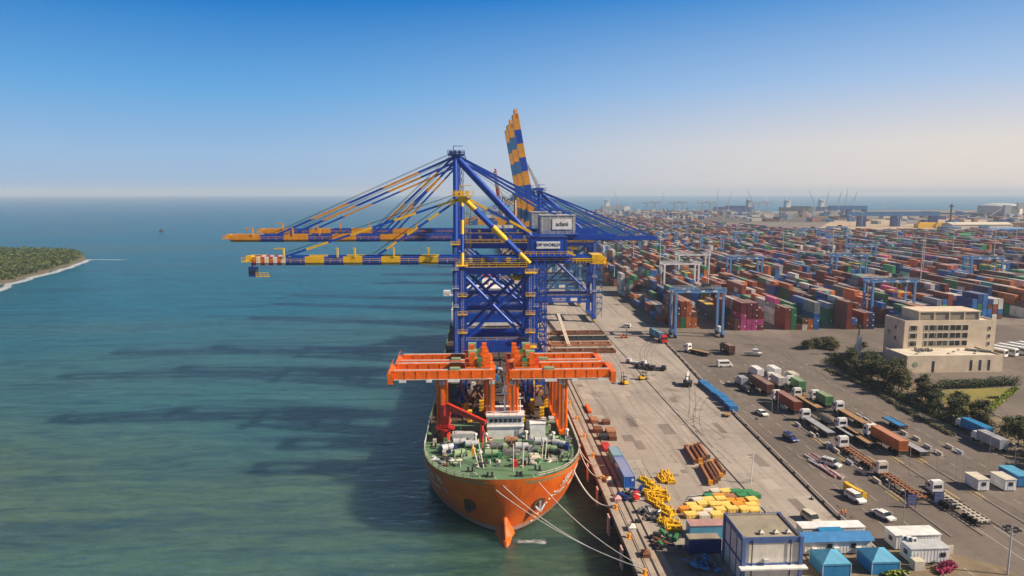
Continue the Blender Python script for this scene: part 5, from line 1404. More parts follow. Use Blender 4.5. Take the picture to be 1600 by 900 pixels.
# crates of yellow gear
cr = random.Random(3); n = 0
for r, (y, x0, cnt, step) in enumerate(((812, 1082, 7, 20), (803, 1072, 7, 18.5), (795, 1082, 6, 19), (788, 1094, 6, 17), (781, 1112, 5, 17), (774, 1122, 4, 16))):
    for k in range(cnt):
        if r == 0 and k > 2: continue
        m = cr.choice(('yellow', 'yellow', 'yellow', 'yellow', 'yellow', 'amber', 'cream'))
        if r >= 4 and k >= cnt - 2: m = 'green'
        if r == 4 and k in (0,): m = 'green'
        if r == 4 and k == 2: m = 'rust_light'
        col = {'yellow': 'yellow', 'amber': 'amber', 'cream': 'whitish', 'green': 'green', 'rust_light': 'orange brown'}[m]
        crate(x0 + k * step + cr.uniform(-2, 2), y + cr.uniform(-1.5, 1.5), cr.uniform(2.1, 2.5), cr.uniform(1.5, 2.0), cr.uniform(.6, 1.0), 'crate_yellow' if m == 'yellow' else m, '%s crate in the %s row, %s in that row, of the crate field' % (col, ('nearest', 'second', 'third', 'fourth', 'fifth', 'farthest')[r], ('leftmost', 'second', 'third', 'fourth', 'fifth', 'sixth', 'seventh')[k]), 'crates laid out behind the control house', rad(6 + cr.uniform(-4, 4)))
for k in range(5):
    p = G(1068 + k * 2, 789 - k * 3.4, 5.2); q_ = G(1120 + k, 782 - k * 3.2, 5.2)
    o = MB().tube((0, 0, 0), q_ - p, .16, 8).build('steel_pipe', 'steel', None, p); tag(o, 'grey steel pipe lying behind the yellow crates', 'pipe', 'grey pipes behind the yellow crates')
# blue flat frames stacked in a row beside the barrier
for k, (px, py) in enumerate(((1142, 640), (1134, 632), (1126, 624.5), (1119, 618), (1112, 612), (1105, 606.5), (1100, 602))):
    b = MB(); h = 1.9 if k < 3 else 1.2
    for z in (0, .45, .9) + ((1.4,) if k < 3 else ()):
        b.box(-1.3, 1.3, -2.2, 2.2, z + .1, z + .32)
        for y in (-2.1, 0, 2.0): b.box(-1.36, 1.36, y, y + .14, z, z + .45)
    o = b.build('flat_rack', 'roof_blue', None, G(px, py)); o.rotation_euler = (0, 0, rad(4)); tag(o, ('nearest', 'second', 'third', 'fourth', 'fifth', 'sixth', 'farthest')[k] + ' blue flat rack stack in the row along the road barrier', 'flat rack', 'blue flat racks beside the barrier')
b = MB(); b.box(-1.6, 1.6, -.8, .8, .5, .75)
o = tag(empty('hand_trailer', G(1137, 650), rad(70)), 'small brown hand trailer just below the blue flat racks', 'trailer'); b.build('bed', 'wood', o)
for s in (-1, 1): wheel(o, s, 0, .4, .2)
# pink and white pipes
for k, (a, b_, c, d) in enumerate(((1257, 710, 1285, 728), (1262, 709, 1292, 728), (1268, 708, 1296, 725), (1263, 718, 1290, 734), (1280, 728, 1306, 745), (1287, 727, 1312, 744), (1292, 731, 1318, 746), (1276, 722, 1300, 742), (1298, 735, 1316, 748))):
    p, q_ = G(a, b_, 5.3), G(c, d, 5.3); o = MB().tube((0, 0, 0), q_ - p, .22, 8).build('long_pipe', 'pinkish' if k % 3 else 'white', None, p)
    tag(o, 'long pinkish white pipe in the loose heap beside the barrier' if k % 3 else 'long plain white pipe in the loose heap beside the barrier', 'pipe', 'pinkish pipes beside the barrier' if k % 3 else 'white pipes beside the barrier')
# yellow jib on trestles
p, q_ = G(1322, 757, 6.4), G(1350, 772, 6.4); root = tag(empty('crane_jib', p), 'bright yellow lattice jib resting on the ground beside the white wagon', 'crane jib')
d = q_ - p; b = MB(); b.bar((0, 0, 0), d, .9, .8)
b.build('beam', 'yellow', root); MB().bar((0, 0, -1.2), (0, 0, .6), .9, .7).build('foot', 'yellow', root); MB().bar(d + Vector((0, 0, -1.2)), d + Vector((0, 0, .4)), .9, .7).build('foot', 'yellow', root)
# heaps of dark gear by the quay
for i, (px, py, cols, lab, nn) in enumerate(((990, 778, ('dark', 'navy', 'signal_red', 'light_grey'), 'dark heap of drums and engines in front of the blue container', 26), (1012, 808, ('grey', 'steel', 'dark'), 'grey heap of steel bars on the quay', 22), (1042, 850, ('dark', 'green', 'rust'), 'dark heap of tangled machine parts left of the blue container office', 22), (1098, 888, ('tarp', 'dark', 'roof_blue'), 'heap of crumpled blue sheeting beside the control house', 26))):
    b = MB(); hr_ = random.Random(i)
    for k in range(nn):
        x, y = hr_.uniform(-2.2, 2.2), hr_.uniform(-2.4, 2.4); z = hr_.uniform(.2, .9); m = hr_.randrange(len(cols))
        a = hr_.uniform(0, 3.1); d = Vector((math.cos(a), math.sin(a), hr_.uniform(-.2, .3))) * hr_.uniform(.4, 1.7)
        if k % 2: b.tube(Vector((x, y, z)), Vector((x, y, z)) + d, hr_.uniform(.15, .5), 8, m=m)
        else: b.bar(Vector((x, y, z)), Vector((x, y, z)) + d, hr_.uniform(.3, .9), hr_.uniform(.2, .7), m)
    o = b.build('scrap_heap', list(cols), None, G(px, py)); stuff(o, lab, 'scrap heap')
# hatch frames near the far quay cranes
for k, (px, py, w, d_, m, lab) in enumerate(((912, 552, 26, 5, 'rust', 'wide rusty hatch frame nearest the orange gantry'), (908, 541, 26, 5, 'rust_light', 'pale rusty hatch frame, second of four near the far cranes'), (906, 532, 25, 5, 'dark', 'dark hatch frame, third of four near the far cranes'), (903, 523, 24, 5, 'rust', 'rusty hatch frame, farthest of four near the far cranes'))):
    b = MB()
    for y in (0, d_): b.box(-w / 2, w / 2, y - .4, y + .4, .1, 1.0)
    for i in range(5): x = -w / 2 + w * i / 4; b.box(x - .4, x + .4, .4, d_ - .4, .1, .9)
    tag(b.build('hatch_frame', m, None, G(px, py)), lab, 'hatch frame', 'hatch frames on the apron')
b = MB(); b.bar(G(889, 540, 5.5), G(872, 490, 9), 1.4, .5); b.rail(G(889, 540, 5.7), G(872, 490, 9.2), 1.1, 2, .06); tag(b.build('gangway', 'cream'), 'cream gangway slanting from the quay towards the ship', 'gangway')
b = MB(); b.box(-4, 4, -1, 1, .5, 1.0)
for s in (-3, 3): b.box(s - .8, s + .8, -.9, .9, 1.0, 1.9)
for lab, px, py, rz in (('low grey tractor with a trailer of spare wheels near the dark rail line', 994, 569, rad(-35)), ('low dark trailer with gear beside the rail line', 1008, 577, rad(-35)), ('small dark trailer with blocks right of the rail line', 1024, 578, rad(-25))):
    o = tag(empty('yard_trailer', G(px, py), rz), lab, 'trailer')
    bb = MB(); bb.v, bb.f, bb.m, bb.sm = list(b.v), list(b.f), list(b.m), list(b.sm); bb.build('bed', 'light_grey' if 'grey' in lab else 'dark', o)
    for x in (-3, 2.6): 
        for s in (-.9, .9):
            w = MB(); w.tube((x, s - .2, .5), (x, s + .2, .5), .5, 10); w.build('wheel', 'tyre', o)

# ================================================================ road furniture
for k, (px, py) in enumerate(((1250, 668), (1273, 684), (1311, 709), (1332, 728), (1375, 757), (1417, 681), (1455, 703), (1472, 713), (1489, 703), (1504, 711), (1227, 640), (1437, 690), (1357, 660), (1369, 668), (1283, 640), (1300, 700), (1352, 742), (1400, 697), (1345, 654), (1436, 706))):
    b = MB(); b.prism([(-.35, 0), (.35, 0), (.35, 2.6), (-.35, 2.6)], 0, .35); b.prism([(-.2, 0.02), (.2, 0.02), (.2, 2.58), (-.2, 2.58)], .35, .85)
    o = b.build('concrete_block', 'cream' if k % 3 else 'light_grey', None, G(px, py)); o.rotation_euler = (0, 0, RZ)
    tag(o, 'pale concrete lane block standing on the truck lanes' if k % 3 else 'grey concrete lane block standing on the truck lanes', 'lane block', 'concrete blocks between the truck lanes' if k % 3 else 'grey concrete blocks between the truck lanes')
pts = [Vector((72.3, 100, 5)), Vector((72.6, 133, 5)), Vector((74.6, 175, 5)), Vector((77.3, 230, 5)), Vector((80.1, 268, 5)), Vector((82, 300, 5))]
root = tag(empty('pipe_barrier'), 'long low pale pipe barrier between the concrete apron and the asphalt road', 'barrier')
b = MB(); b.path([p + Vector((0, 0, .55)) for p in pts], .16, 8); b.build('pipe', 'cream', root)
b = MB(); b.path([p + Vector((-.5, 0, .14)) for p in pts], .14, 6); b.build('cable', 'dark', root)
for k in range(27):
    f = k / 27 * (len(pts) - 1); i = int(f); p = pts[i].lerp(pts[i + 1], f - i)
    MB().box(p.x - .3, p.x + .3, p.y - .4, p.y + .4, 5, 5.4).build('support', 'concrete_wall', root)
def post():
    root = tag(empty('lane_lamp_post'), 'thin grey lamp post between the truck lanes', 'lamp post', 'thin lamp posts between the truck lanes')
    MB().tube((0, 0, 0), (0, 0, 6.5), .055, 6).bar((0, 0, 6.4), (0, .7, 6.6), .06).build('pole', 'grey', root)
    MB().box(-.12, .12, .6, 1.1, 6.52, 6.65).build('lamp_head', 'lamp_glass', root)
    return root
KP = Kind(post())
for px, py in ((1462, 752), (1504, 752), (1493, 750), (1584, 738), (1205, 660), (1215, 645), (1420, 740), (1386, 800), (1411, 818), (1545, 720), (1260, 600), (1165, 600), (1190, 595), (1222, 595), (1277, 720), (1290, 735)): KP.get(G(px, py))
p = G(1574, 898); root = tag(empty('high_lamp_post', p), 'tall grey post with a ring of dark floodlights at the right bottom corner', 'lamp post')
MB().tube((0, 0, 0), (0, 0, 8.5), .16, 8, .11).build('pole', 'light_grey', root)
for k in range(6):
    a = k * math.pi / 3 + .3; x, y = 1.05 * math.cos(a), 1.05 * math.sin(a)
    MB().box(x - .3, x + .3, y - .22, y + .22, 8.2, 8.5).bar((0, 0, 8.45), (x, y, 8.5), .08).build('floodlight', 'dark', root)
def cabin(px, py, w, d, h, wall, roof, label, rz=0.0, windows=((.8, 0),), pitched=False, acs=0, name='site_cabin'):
    root = tag(empty(name, G(px, py), rz), label, 'cabin')
    b = MB(); b.box(0, w, 0, d, .25, h)
    for k in range(int(w / .6)): b.box(k * .6 + .1, k * .6 + .22, -.03, 0, .3, h - .1)
    for k in range(int(d / .6)): b.box(-.03, 0, k * .6 + .1, k * .6 + .22, .3, h - .1)
    b.build('wall', wall, root)
    MB().box(.2, w - .2, .2, d - .2, 0, .25).build('base', 'dark', root)
    r = MB()
    if pitched: r.add([(-.3, -.4, h), (w + .3, -.4, h), (w + .3, d + .4, h), (-.3, d + .4, h), (-.3, d / 2, h + .9), (w + .3, d / 2, h + .9)], [(0, 1, 5, 4), (2, 3, 4, 5), (1, 2, 5), (3, 0, 4), (3, 2, 1, 0)])
    else: r.box(-.12, w + .12, -.12, d + .12, h, h + .14)
    r.build('roof', roof, root)
    for x, face in windows:
        if face == 0: wo = MB().box(x, x + .95, -.09, -.02, 1.3, 2.1).build('window', 'dark', root); MB().box(x + .08, x + .87, -.11, -.092, 1.38, 2.02).build('pane', 'glass', wo)
        else: wo = MB().box(-.09, -.02, x, x + 1.0, 1.3, 2.1).build('window', 'dark', root); MB().box(-.11, -.092, x + .08, x + .9, 1.38, 2.02).build('pane', 'glass', wo)
    for k in range(acs): MB().box(1.4 + k * 4.0, 2.3 + k * 4.0, -.5, -.035, .9, 1.5).build('air_conditioner', 'white', root)
    return root
cabin(1256, 868, 12.5, 3.2, 2.7, 'white', 'roof_blue', 'long white cabin with a bright blue pitched roof and wall air conditioners', 0, ((4.2, 0), (8.6, 0)), True, 3)
cabin(1253, 846, 12, 2.6, 2.5, 'white', 'white', 'long plain white cabin with a sheet of blue tarpaulin on its roof', 0, ())
o = MB().box(-1.9, 2.3, 0, 2.3, 0, .07).box(-2.2, -1.8, .2, 2, -.3, .06).build('roof_tarpaulin', 'tarp', None, G(1303, 833, 7.75)); tag(o, 'bright blue tarpaulin sheet spread over the plain white cabin roof', 'tarpaulin')
cabin(1398, 860, 8.5, 3.4, 2.8, 'white', 'white', 'farther white site cabin with a window in its dark end wall', 0, ((1.0, 1),), False, 0)
cabin(1422, 882, 7.0, 3.2, 2.8, 'white', 'light_grey', 'nearer white corrugated cabin with a square window at its right end', 0, ((5.4, 0), (1.0, 1)), False, 0)
for k in range(3):
    b = MB(); b.box(-.45, .45, -.3, .3, 0, .7); b.tube((0, -.32, .35), (0, -.29, .35), .25, 12, m=1); tag(b.build('air_conditioner', ['white', 'dark'], None, G(1412 + k * 8, 842 + k * 2, 7.95)), 'white air conditioner box on the roof of the white cabins', 'air conditioner', 'air conditioners on the white cabin roofs')
def tent(px, py, label):
    root = tag(empty('canopy_tent', G(px, py)), label, 'tent')
    w = 2.45; b = MB(); b.add([(-w, -w, 2.3), (w, -w, 2.3), (w, w, 2.3), (-w, w, 2.3), (0, 0, 3.7)], [(0, 1, 4), (1, 2, 4), (2, 3, 4), (3, 0, 4)])
    b.add([(-w - .08, -w - .08, 2.05), (w + .08, -w - .08, 2.05), (w + .08, w + .08, 2.05), (-w - .08, w + .08, 2.05), (-w - .08, -w - .08, 2.32), (w + .08, -w - .08, 2.32), (w + .08, w + .08, 2.32), (-w - .08, w + .08, 2.32)], [(0, 1, 5, 4), (1, 2, 6, 5), (2, 3, 7, 6), (3, 0, 4, 7)]); b.build('canopy', 'tarp_light', root)
    MB().box(-w + .02, w - .02, -w + .02, w - .02, .02, 2.29).build('side_wall', 'tarp', root)
    for x in (-w, w):
        for y in (-w, w): MB().bar((x, y, 0), (x, y, 2.3), .08).build('pole', 'white', root)
tent(1296, 889, 'blue square canopy tent beside the control house'); tent(1371, 886, 'blue square canopy tent beside the white cabins')
cabin(1527, 768, 2.6, 4.2, 2.6, 'white', 'cream', 'white toll booth cabin with a dark end window, left of two', 0, ((.9, 0),), name='toll_booth')
cabin(1569, 768, 2.6, 4.4, 2.6, 'white', 'cream', 'white toll booth cabin with a dark end window, right of two', 0, ((.9, 0),), name='toll_booth')
cabin(1590, 762, 3.0, 6.0, 2.6, 'roof_blue', 'tarp_light', 'blue cabin with a pale blue roof at the right edge by the booths', 0, (), name='toll_booth')
for k, (px, py, lab) in enumerate(((1424, 794, 'dotted dark blue panel on posts behind the skeletal trailer'), (1466, 790, 'dotted dark blue panel on posts under the reddish cab truck'))):
    root = tag(empty('sign_panel', G(px, py)), lab, 'panel')
    b = MB(); b.box(-1, 1, 0, .1, .6, 3); 
    for i in range(9):
        for j in range(7): b.box(-.85 + i * .2, -.76 + i * .2, -.02, 0, .85 + j * .3, .95 + j * .3, 1)
    b.build('board', ['navy', 'light_grey'], root)
    for s in (-.9, .9): MB().bar((s, .15, 0), (s, .15, 3), .1).build('post', 'dark', root)
for px, py, lab in ((1482, 866, 'cream plywood sheet leaning beside the nearer white cabin'), (1437, 892, 'cream plywood hut below the nearer white cabin')):
    b = MB(); b.box(-.9, .9, 0, .12 if 'sheet' in lab else 1.6, 0, 1.7); tag(b.build('plywood_board', 'cream', None, G(px, py)), lab, 'plywood')
# dark blue container office with a striped roofed neighbour
root = tag(empty('container_office', G(1076, 866)), 'dark blue container office with a dusty brown roof left of the control house', 'cabin'); MB().box(0, 6, 0, 2.6, 0, 2.6).build('wall', 'navy', root); MB().box(.1, 5.9, .1, 2.5, 2.6, 2.68).build('roof', 'roof_tan', root)
root = tag(empty('container_office', G(1078, 842)), 'pale blue container office with a pink striped sheet roof', 'cabin'); MB().box(0, 7.4, 0, 2.6, 0, 2.5).build('wall', 'tarp_light', root)
b = MB()
for k in range(25): b.box(.0 + k * .3, .2 + k * .3, -.1, 2.7, 2.5, 2.62, 0); b.box(.2 + k * .3, .3 + k * .3, -.1, 2.7, 2.5, 2.58, 1)
b.build('roof', ['pinkish', 'rust_light'], root)
b = MB(); p = G(1173, 755); b.tube((0, 0, 0), (.4, .2, 7.5), .1, 6); b.bar((-1.6, 0, 6.2), (.6, 0, 6.4), .08); b.bar((.2, 0, 3), (-1.4, 0, 0), .07); b.tube((-1.6, 0, 6.2), (-1.6, 0, 6.8), .07, 6); tag(b.build('antenna_post', 'white', None, p), 'thin white antenna post with a cross arm beside the yellow crates', 'antenna')
for k, (px, py) in enumerate(((1268, 780), (1182, 655), (1266, 779))[:2]):
    b = MB(); b.tube((0, 0, 0), (0, 0, .12), .5, 10); b.tube((0, 0, .12), (0, 0, .7), .22, 8, .05); tag(b.build('traffic_cone', 'dark', None, G(px, py)), ('small dark cone alone on the concrete right of the antenna', 'small dark cone at the foot of the pipe barrier')[k], 'cone')

# ================================================================ control house
root = tag(empty('control_house', (43.7, 107.6, 5)), 'two storey off white control house with blue corner bands and a flat tan roof', 'building')
HX, HY, HZ = 9.7, 8.7, 8.0
w = MB(); w.box(0, HX, 0, HY, 0, HZ - .02, 0); w.build('wall', 'panel_white', root)
tr = MB()
for x in (0, HX): 
    for y in (0, HY): tr.box(x - .3, x + .3, y - .3, y + .3, 0, HZ + .5)
for y in (-.12, HY): tr.box(.3, HX - .3, y, y + .12, HZ - .55, HZ + .5); tr.box(.3, HX - .3, y, y + .12, 3.5, 3.9)
for x in (-.12, HX): tr.box(x, x + .12, .3, HY - .3, HZ - .55, HZ + .5); tr.box(x, x + .12, .3, HY - .3, 3.5, 3.9)
for k in (1, 2): tr.box(-.1, 0, HY * k / 3 - .12, HY * k / 3 + .12, 0, 7.45)
tr.build('corner_band', 'plinth', root)
MB().box(-.8, HX + .8, -1.3, -.121, 3.3, 3.55).build('canopy', 'white', root)
MB().box(.0, HX, .0, HY, HZ, HZ + .12).build('roof', 'roof_tan', root)
pr = MB()
for x0, x1, y0, y1 in ((0.3, HX - .3, 0, .18), (.3, HX - .3, HY - .18, HY), (0, .18, .3, HY - .3), (HX - .18, HX, .3, HY - .3)): pr.box(x0, x1, y0, y1, HZ + .12, HZ + .42)
pr.build('parapet', 'concrete_wall', root)
for x in (3.6, 6.1, 8.2):
    v = MB(); v.box(x - .35, x + .35, 1.3, 2.0, HZ + .12, HZ + .5); v.add([(x - .45, 1.2, HZ + .5), (x + .45, 1.2, HZ + .5), (x + .45, 2.1, HZ + .5), (x - .45, 2.1, HZ + .5), (x, 1.65, HZ + .95)], [(0, 1, 4), (1, 2, 4), (2, 3, 4), (3, 0, 4), (3, 2, 1, 0)]); v.build('roof_ventilator', 'cream', root)
for x in (1.4, 7.9): MB().tube((x, -.2, 0), (x, -.2, HZ), .09, 6).build('drain_pipe', 'dark', root)
for x in (6.2, 7.3): MB().tube((x, HY - .1, HZ + .4), (x, HY - .1, HZ + 2.2), .05, 6).box(x - .3, x + .3, HY - .12, HY - .08, HZ + 1.7, HZ + 1.8).build('aerial', 'white', root)
MB().box(3.4, 4.2, -.5, -.02, 4.1, 4.7).build('air_conditioner', 'light_grey', root)

# ================================================================ two workers
def person(loc, rz, label, step):
    vs = {'pel': (0, 0, .95), 'ch': (0, .02, 1.32), 'nk': (0, .02, 1.5), 'hd': (0, .04, 1.66), 'sl': (-.19, .02, 1.42), 'el': (-.27, -.02, 1.15), 'hl': (-.27, .12, .93), 'sr': (.19, .02, 1.42), 'er': (.27, 0, 1.15), 'hr': (.26, .14, .94),
          'kl': (-.11, .06 * step, .5), 'al': (-.12, -.1 * step, .08), 'tl': (-.12, .08 - .1 * step, .04), 'kr': (.11, .1 * step, .5), 'ar': (.12, .14 * step, .08), 'tr': (.12, .3 * step, .04)}
    ed = [('pel', 'ch'), ('ch', 'nk'), ('nk', 'hd'), ('ch', 'sl'), ('sl', 'el'), ('el', 'hl'), ('ch', 'sr'), ('sr', 'er'), ('er', 'hr'), ('pel', 'kl'), ('kl', 'al'), ('al', 'tl'), ('pel', 'kr'), ('kr', 'ar'), ('ar', 'tr')]
    ra = {'pel': .15, 'ch': .16, 'nk': .07, 'hd': .105, 'sl': .075, 'sr': .075, 'el': .055, 'er': .055, 'hl': .045, 'hr': .045, 'kl': .075, 'kr': .075, 'al': .055, 'ar': .055, 'tl': .05, 'tr': .05}
    ks = list(vs); me = bpy.data.meshes.new('person'); me.from_pydata([vs[k] for k in ks], [(ks.index(a), ks.index(b)) for a, b in ed], [])
    t = bpy.data.objects.new('tmp', me); COL.objects.link(t)
    t.modifiers.new('s', 'SKIN'); t.modifiers.new('u', 'SUBSURF').levels = 1
    for i, k in enumerate(ks): me.skin_vertices[0].data[i].radius = (ra[k], ra[k])
    me.skin_vertices[0].data[0].use_root = True
    bpy.context.view_layer.update()
    m2 = bpy.data.meshes.new_from_object(t.evaluated_get(bpy.context.evaluated_depsgraph_get())); bpy.data.objects.remove(t)
    m2.materials.clear()
    for k in ('navy', 'orange', 'skin', 'dark'): m2.materials.append(M[k])
    for p in m2.polygons:
        z = p.center.z; p.use_smooth = True
        p.material_index = 3 if z < .1 else 0 if z < .92 else 2 if z > 1.52 or (z < 1.02 and abs(p.center.x) > .2) else 1
    o = bpy.data.objects.new('person', m2); COL.objects.link(o); o.location = loc; o.rotation_euler = (0, 0, rz); tag(o, label, 'person')
    h = MB(); h.tube((0, .04, 1.7), (0, .04, 1.8), .13, 10, .07); h.box(-.1, .1, .12, .2, 1.69, 1.71); h.build('helmet', 'yellow', o)
person(G(1315, 809), 2.6, 'person in an orange jacket and dark trousers standing on the apron, left of a pair', .3)
person(G(1320, 808), -2.4, 'person in an orange jacket and dark trousers standing on the apron, right of a pair', .8)
# ================================================================ port office
OB = (155.0, 241.3, 5.0)
root = tag(empty('port_office', OB), 'beige four storey port office with a windowed front and a low annex', 'building')
an = MB(); an.box(0, 36, 0, 14, 0, 5.7); an.box(7, 43, 14.01, 27, 0, 16.0); an.build('wall', 'beige_wall', root)
rf_ = MB(); rf_.box(.35, 35.65, .35, 13.95, 5.7, 5.8); rf_.box(7.4, 42.6, 14.4, 26.6, 16.0, 16.1); rf_.build('roof', 'roof_pale', root)
pp = MB()
for x0, x1, y0, y1, z in ((0, 36, 0, .35, 5.7), (0, .35, .35, 14, 5.7), (35.65, 36, .35, 14, 5.7), (7, 43, 14.01, 14.4, 16.0), (7, 7.4, 14.4, 27, 16.0), (42.6, 43, 14.4, 27, 16.0), (7.4, 42.6, 26.6, 27, 16.0)): pp.box(x0, x1, y0, y1, z, z + .6)
pp.build('parapet', 'beige_wall', root)
ph = MB(); ph.box(13, 37, 15.5, 26, 16.1, 19.6); ph.box(12.7, 37.4, 14.9, 26.2, 19.6, 20.0)
for k in range(5): ph.box(13 + k * 5.9, 13.4 + k * 5.9, 14.95, 15.5, 16.1, 19.6)
po = ph.build('penthouse', 'beige_wall', root)
for k in range(4): MB().box(13.6 + k * 5.9, 18.6 + k * 5.9, 15.3, 15.49, 16.9, 19.3).build('louvre', 'roof_tan', po)
def win(x, y, z, w, h, nm='window'):
    f = MB()
    f.box(x, x + w, y - .12, y - .005, z, z + .14); f.box(x, x + w, y - .12, y - .005, z + h - .14, z + h); 
    k = 0
    while k * 2.2 <= w + 1.0: f.box(x + min(w - .1, k * 2.2), x + min(w, k * 2.2 + .1), y - .12, y - .005, z + .14, z + h - .14); k += 1
    fo = f.build(nm, 'cream', root); MB().box(x + .02, x + w - .02, y - .06, y - .006, z + .14, z + h - .14).build('pane', 'glass', fo)
for z in (6.6, 9.6, 12.6):
    win(9.2, 14.0, z, 2.8, 2.2)
    for x, w in ((14.8, 1.4), (16.6, 2.8), (19.9, 4.4), (24.8, 4.4), (29.7, 2.4)): win(x, 14.0, z, w, 2.3)
    win(40, 14.0, z, 1.0, 1.6)
for x in (23.6, 27, 30.3): 
    f = MB().box(x, x + 1.0, -.05, .0, .6, 4.6).build('window', 'cream', root); MB().box(x + .1, x + .9, -.08, -.051, .7, 4.5).build('pane', 'glass', f)
f = MB().box(9.4, 10.4, -.05, 0, .2, 4.4).build('window', 'cream', root); MB().box(9.5, 10.3, -.08, -.051, .3, 4.3).build('pane', 'glass', f)
MB().tube((3.2, -.08, 3.1), (3.2, .02, 3.1), .95, 20).build('round_window', 'pale_green', root)
for y, z in ((19, 12.4), (19, 8.2), (23, 10)): MB().box(6.93, 7.0, y, y + 1.1, z, z + 1.5).build('side_window', 'glass', root)
for k, x in enumerate((6, 9, 14, 18, 22, 26, 28, 31)): 
    b = MB(); b.box(x, x + .6, 4 + (k % 3) * 3, 4.6 + (k % 3) * 3, 5.8, 6.3); b.build('roof_vent', 'grey', root)
b = MB(); 
for k in range(14): a = k * .45; b.box(9 + a, 9.4 + a, 8 + (k * 37 % 5) * .7, 9 + (k * 37 % 5) * .7, 5.8, 6.3 + (k * 7 % 3) * .3)
for k in range(12): b.box(29 + k * .55, 29.4 + k * .55, 8.6 - k * .3, 10.6 - k * .3, 5.8, 6.6)
b.build('roof_plant', 'steel', root)

# ================================================================ trees, hedges, lawn edge
def leaf_mat(name, c0, c1):
    m, nt, b = nodes_of(name)
    oi = nt.nodes.new('ShaderNodeNewGeometry')
    c = mixc(nt, c0, c1, oi.outputs['Random Per Island'])
    nt.links.new(c, b.inputs['Base Color'])
    b.inputs['Roughness'].default_value = 0.75
    b.inputs['Specular IOR Level'].default_value = 0.2
    return m
M['leaf'] = leaf_mat('tree leaves', (0.024, 0.040, 0.012), (0.105, 0.112, 0.038))
M['leaf_dry'] = leaf_mat('dusty leaves', (0.05, 0.05, 0.018), (0.14, 0.12, 0.05))
M['leaf_hedge'] = leaf_mat('hedge leaves', (0.02, 0.04, 0.012), (0.07, 0.095, 0.03))
M['leaf_lime'] = leaf_mat('lime hedge leaves', (0.12, 0.16, 0.015), (0.25, 0.27, 0.04))
M['leaf_mangrove'] = leaf_mat('mangrove leaves', (0.025, 0.048, 0.010), (0.11, 0.14, 0.035))
M['leaf_pink'] = leaf_mat('pink blossom', (0.25, 0.02, 0.06), (0.4, 0.05, 0.12))
M['bark'] = paint('bark', (0.10, 0.075, 0.055), 0.9)
def leaf(b, p, s, r, m=0):
    a, t = r.uniform(0, 6.28), r.uniform(-.9, .9)
    u = Vector((math.cos(a), math.sin(a), r.uniform(-.5, .5))).normalized() * s
    v = Vector((-math.sin(a) * math.cos(t), math.cos(a) * math.cos(t), math.sin(t))) * s * r.uniform(.4, .8)
    b.add([p - u, p - v * .9, p + u, p + v], [(0, 1, 2, 3)], m)
def tree_kind(seed, h, wide, mat, label):
    r = random.Random(seed); root = tag(empty('roadside_tree'), label, 'tree')
    t = MB(); top = Vector((r.uniform(-.5, .5), r.uniform(-.5, .5), h * .6)); t.tube((0, 0, 0), top, .2, 8, .1)
    cl = []
    for k in range(14):
        a = k * 2.4 + r.uniform(-.4, .4); z = h * r.uniform(.3, .95); rr = wide * r.uniform(.35, 1.0) * (1.15 - z / h * .75)
        e = Vector((math.cos(a) * rr, math.sin(a) * rr, z)); st = Vector((0, 0, 0)).lerp(top, min(1, .45 + .04 * k)); t.tube(st, e, .08, 5, .03); cl.append((e, r.uniform(.7, 1.25)))
    t.build('trunk', 'bark', root)
    b = MB()
    for e, k in cl:
        for i in range(170):
            d = Vector((r.gauss(0, .68), r.gauss(0, .68), r.gauss(0, .55))) * k
            leaf(b, e + d, r.uniform(.18, .46), r)
    b.build('crown', mat, root)
    return root
TK = [Kind(tree_kind(s, h, w, m, 'feathery dark green tree of the row along the road' if m == 'leaf' else 'dusty olive tree of the row along the road')) for s, h, w, m in ((1, 8.5, 2.7, 'leaf'), (2, 7.2, 3.1, 'leaf'), (3, 9.2, 2.4, 'leaf_dry'), (4, 6.3, 2.8, 'leaf_dry'), (5, 7.8, 3.3, 'leaf'))]
tr_ = random.Random(8); TP = []
for k in range(26):
    f = k / 25; y = 254 - 116 * f
    TP.append((140.5 + tr_.uniform(-2.4, 2.4) + (3 if k % 3 == 0 else 0), y + tr_.uniform(-1.5, 1.5)))
    if k % 2 == 0: TP.append((136 + tr_.uniform(-1.5, 1.5), y - 3 + tr_.uniform(-1, 1)))
TP = [p for p in TP if not (p[1] < 181 and p[0] < 137.6)]
for i, (x, y) in enumerate(TP):
    k = TK[(i * 3 + i // 4) % 5]; o = k.get((x, y, 5), tr_.uniform(0, 6)); s = tr_.uniform(.78, 1.1) * (1 if y > 205 else .88); o.scale = (s * tr_.uniform(.95, 1.15), s, s)
    o['group'] = 'dark trees along the road' if 'dark' in o['label'] else 'olive trees along the road'
for px, py, s, lab in ((1262, 545, .75, 'low spreading tree left of the yard lamp mast, leftmost'), (1276, 543, .8, 'low spreading tree on the corner island, second from the left'), (1292, 542, .85, 'bushy tree on the corner island, the largest of its group'), (1302, 546, .7, 'small bushy tree at the right end of the corner island'), (1345, 545, .6, 'small round bush tree beside the concrete lamp mast base')):
    o = TK[3].get(G(px, py), px * .7); o.scale = (s * 1.4, s * 1.4, s * .8); o['label'] = lab; o['group'] = 'trees on the corner island'
def hedge(name, pts, w, h, mat, label, dens=26):
    r = random.Random(len(label)); b = MB()
    for p, q_ in zip(pts, pts[1:]):
        n = int((q_ - p).length * dens)
        for i in range(n):
            c = p.lerp(q_, r.random()); hh = h * (.8 + .25 * math.sin(c.x * 1.3) * math.cos(c.y))
            leaf(b, c + Vector((r.uniform(-w, w), r.uniform(-w, w), r.uniform(.1, hh))), r.uniform(.2, .42), r)
    return tag(b.build(name, mat), label, 'hedge')
hedge('clipped_hedge', [G(1466, 607), G(1530, 605), G(1588, 601)], 1.4, 3.4, 'leaf_hedge', 'tall dark hedge in front of the low annex of the office', 130)
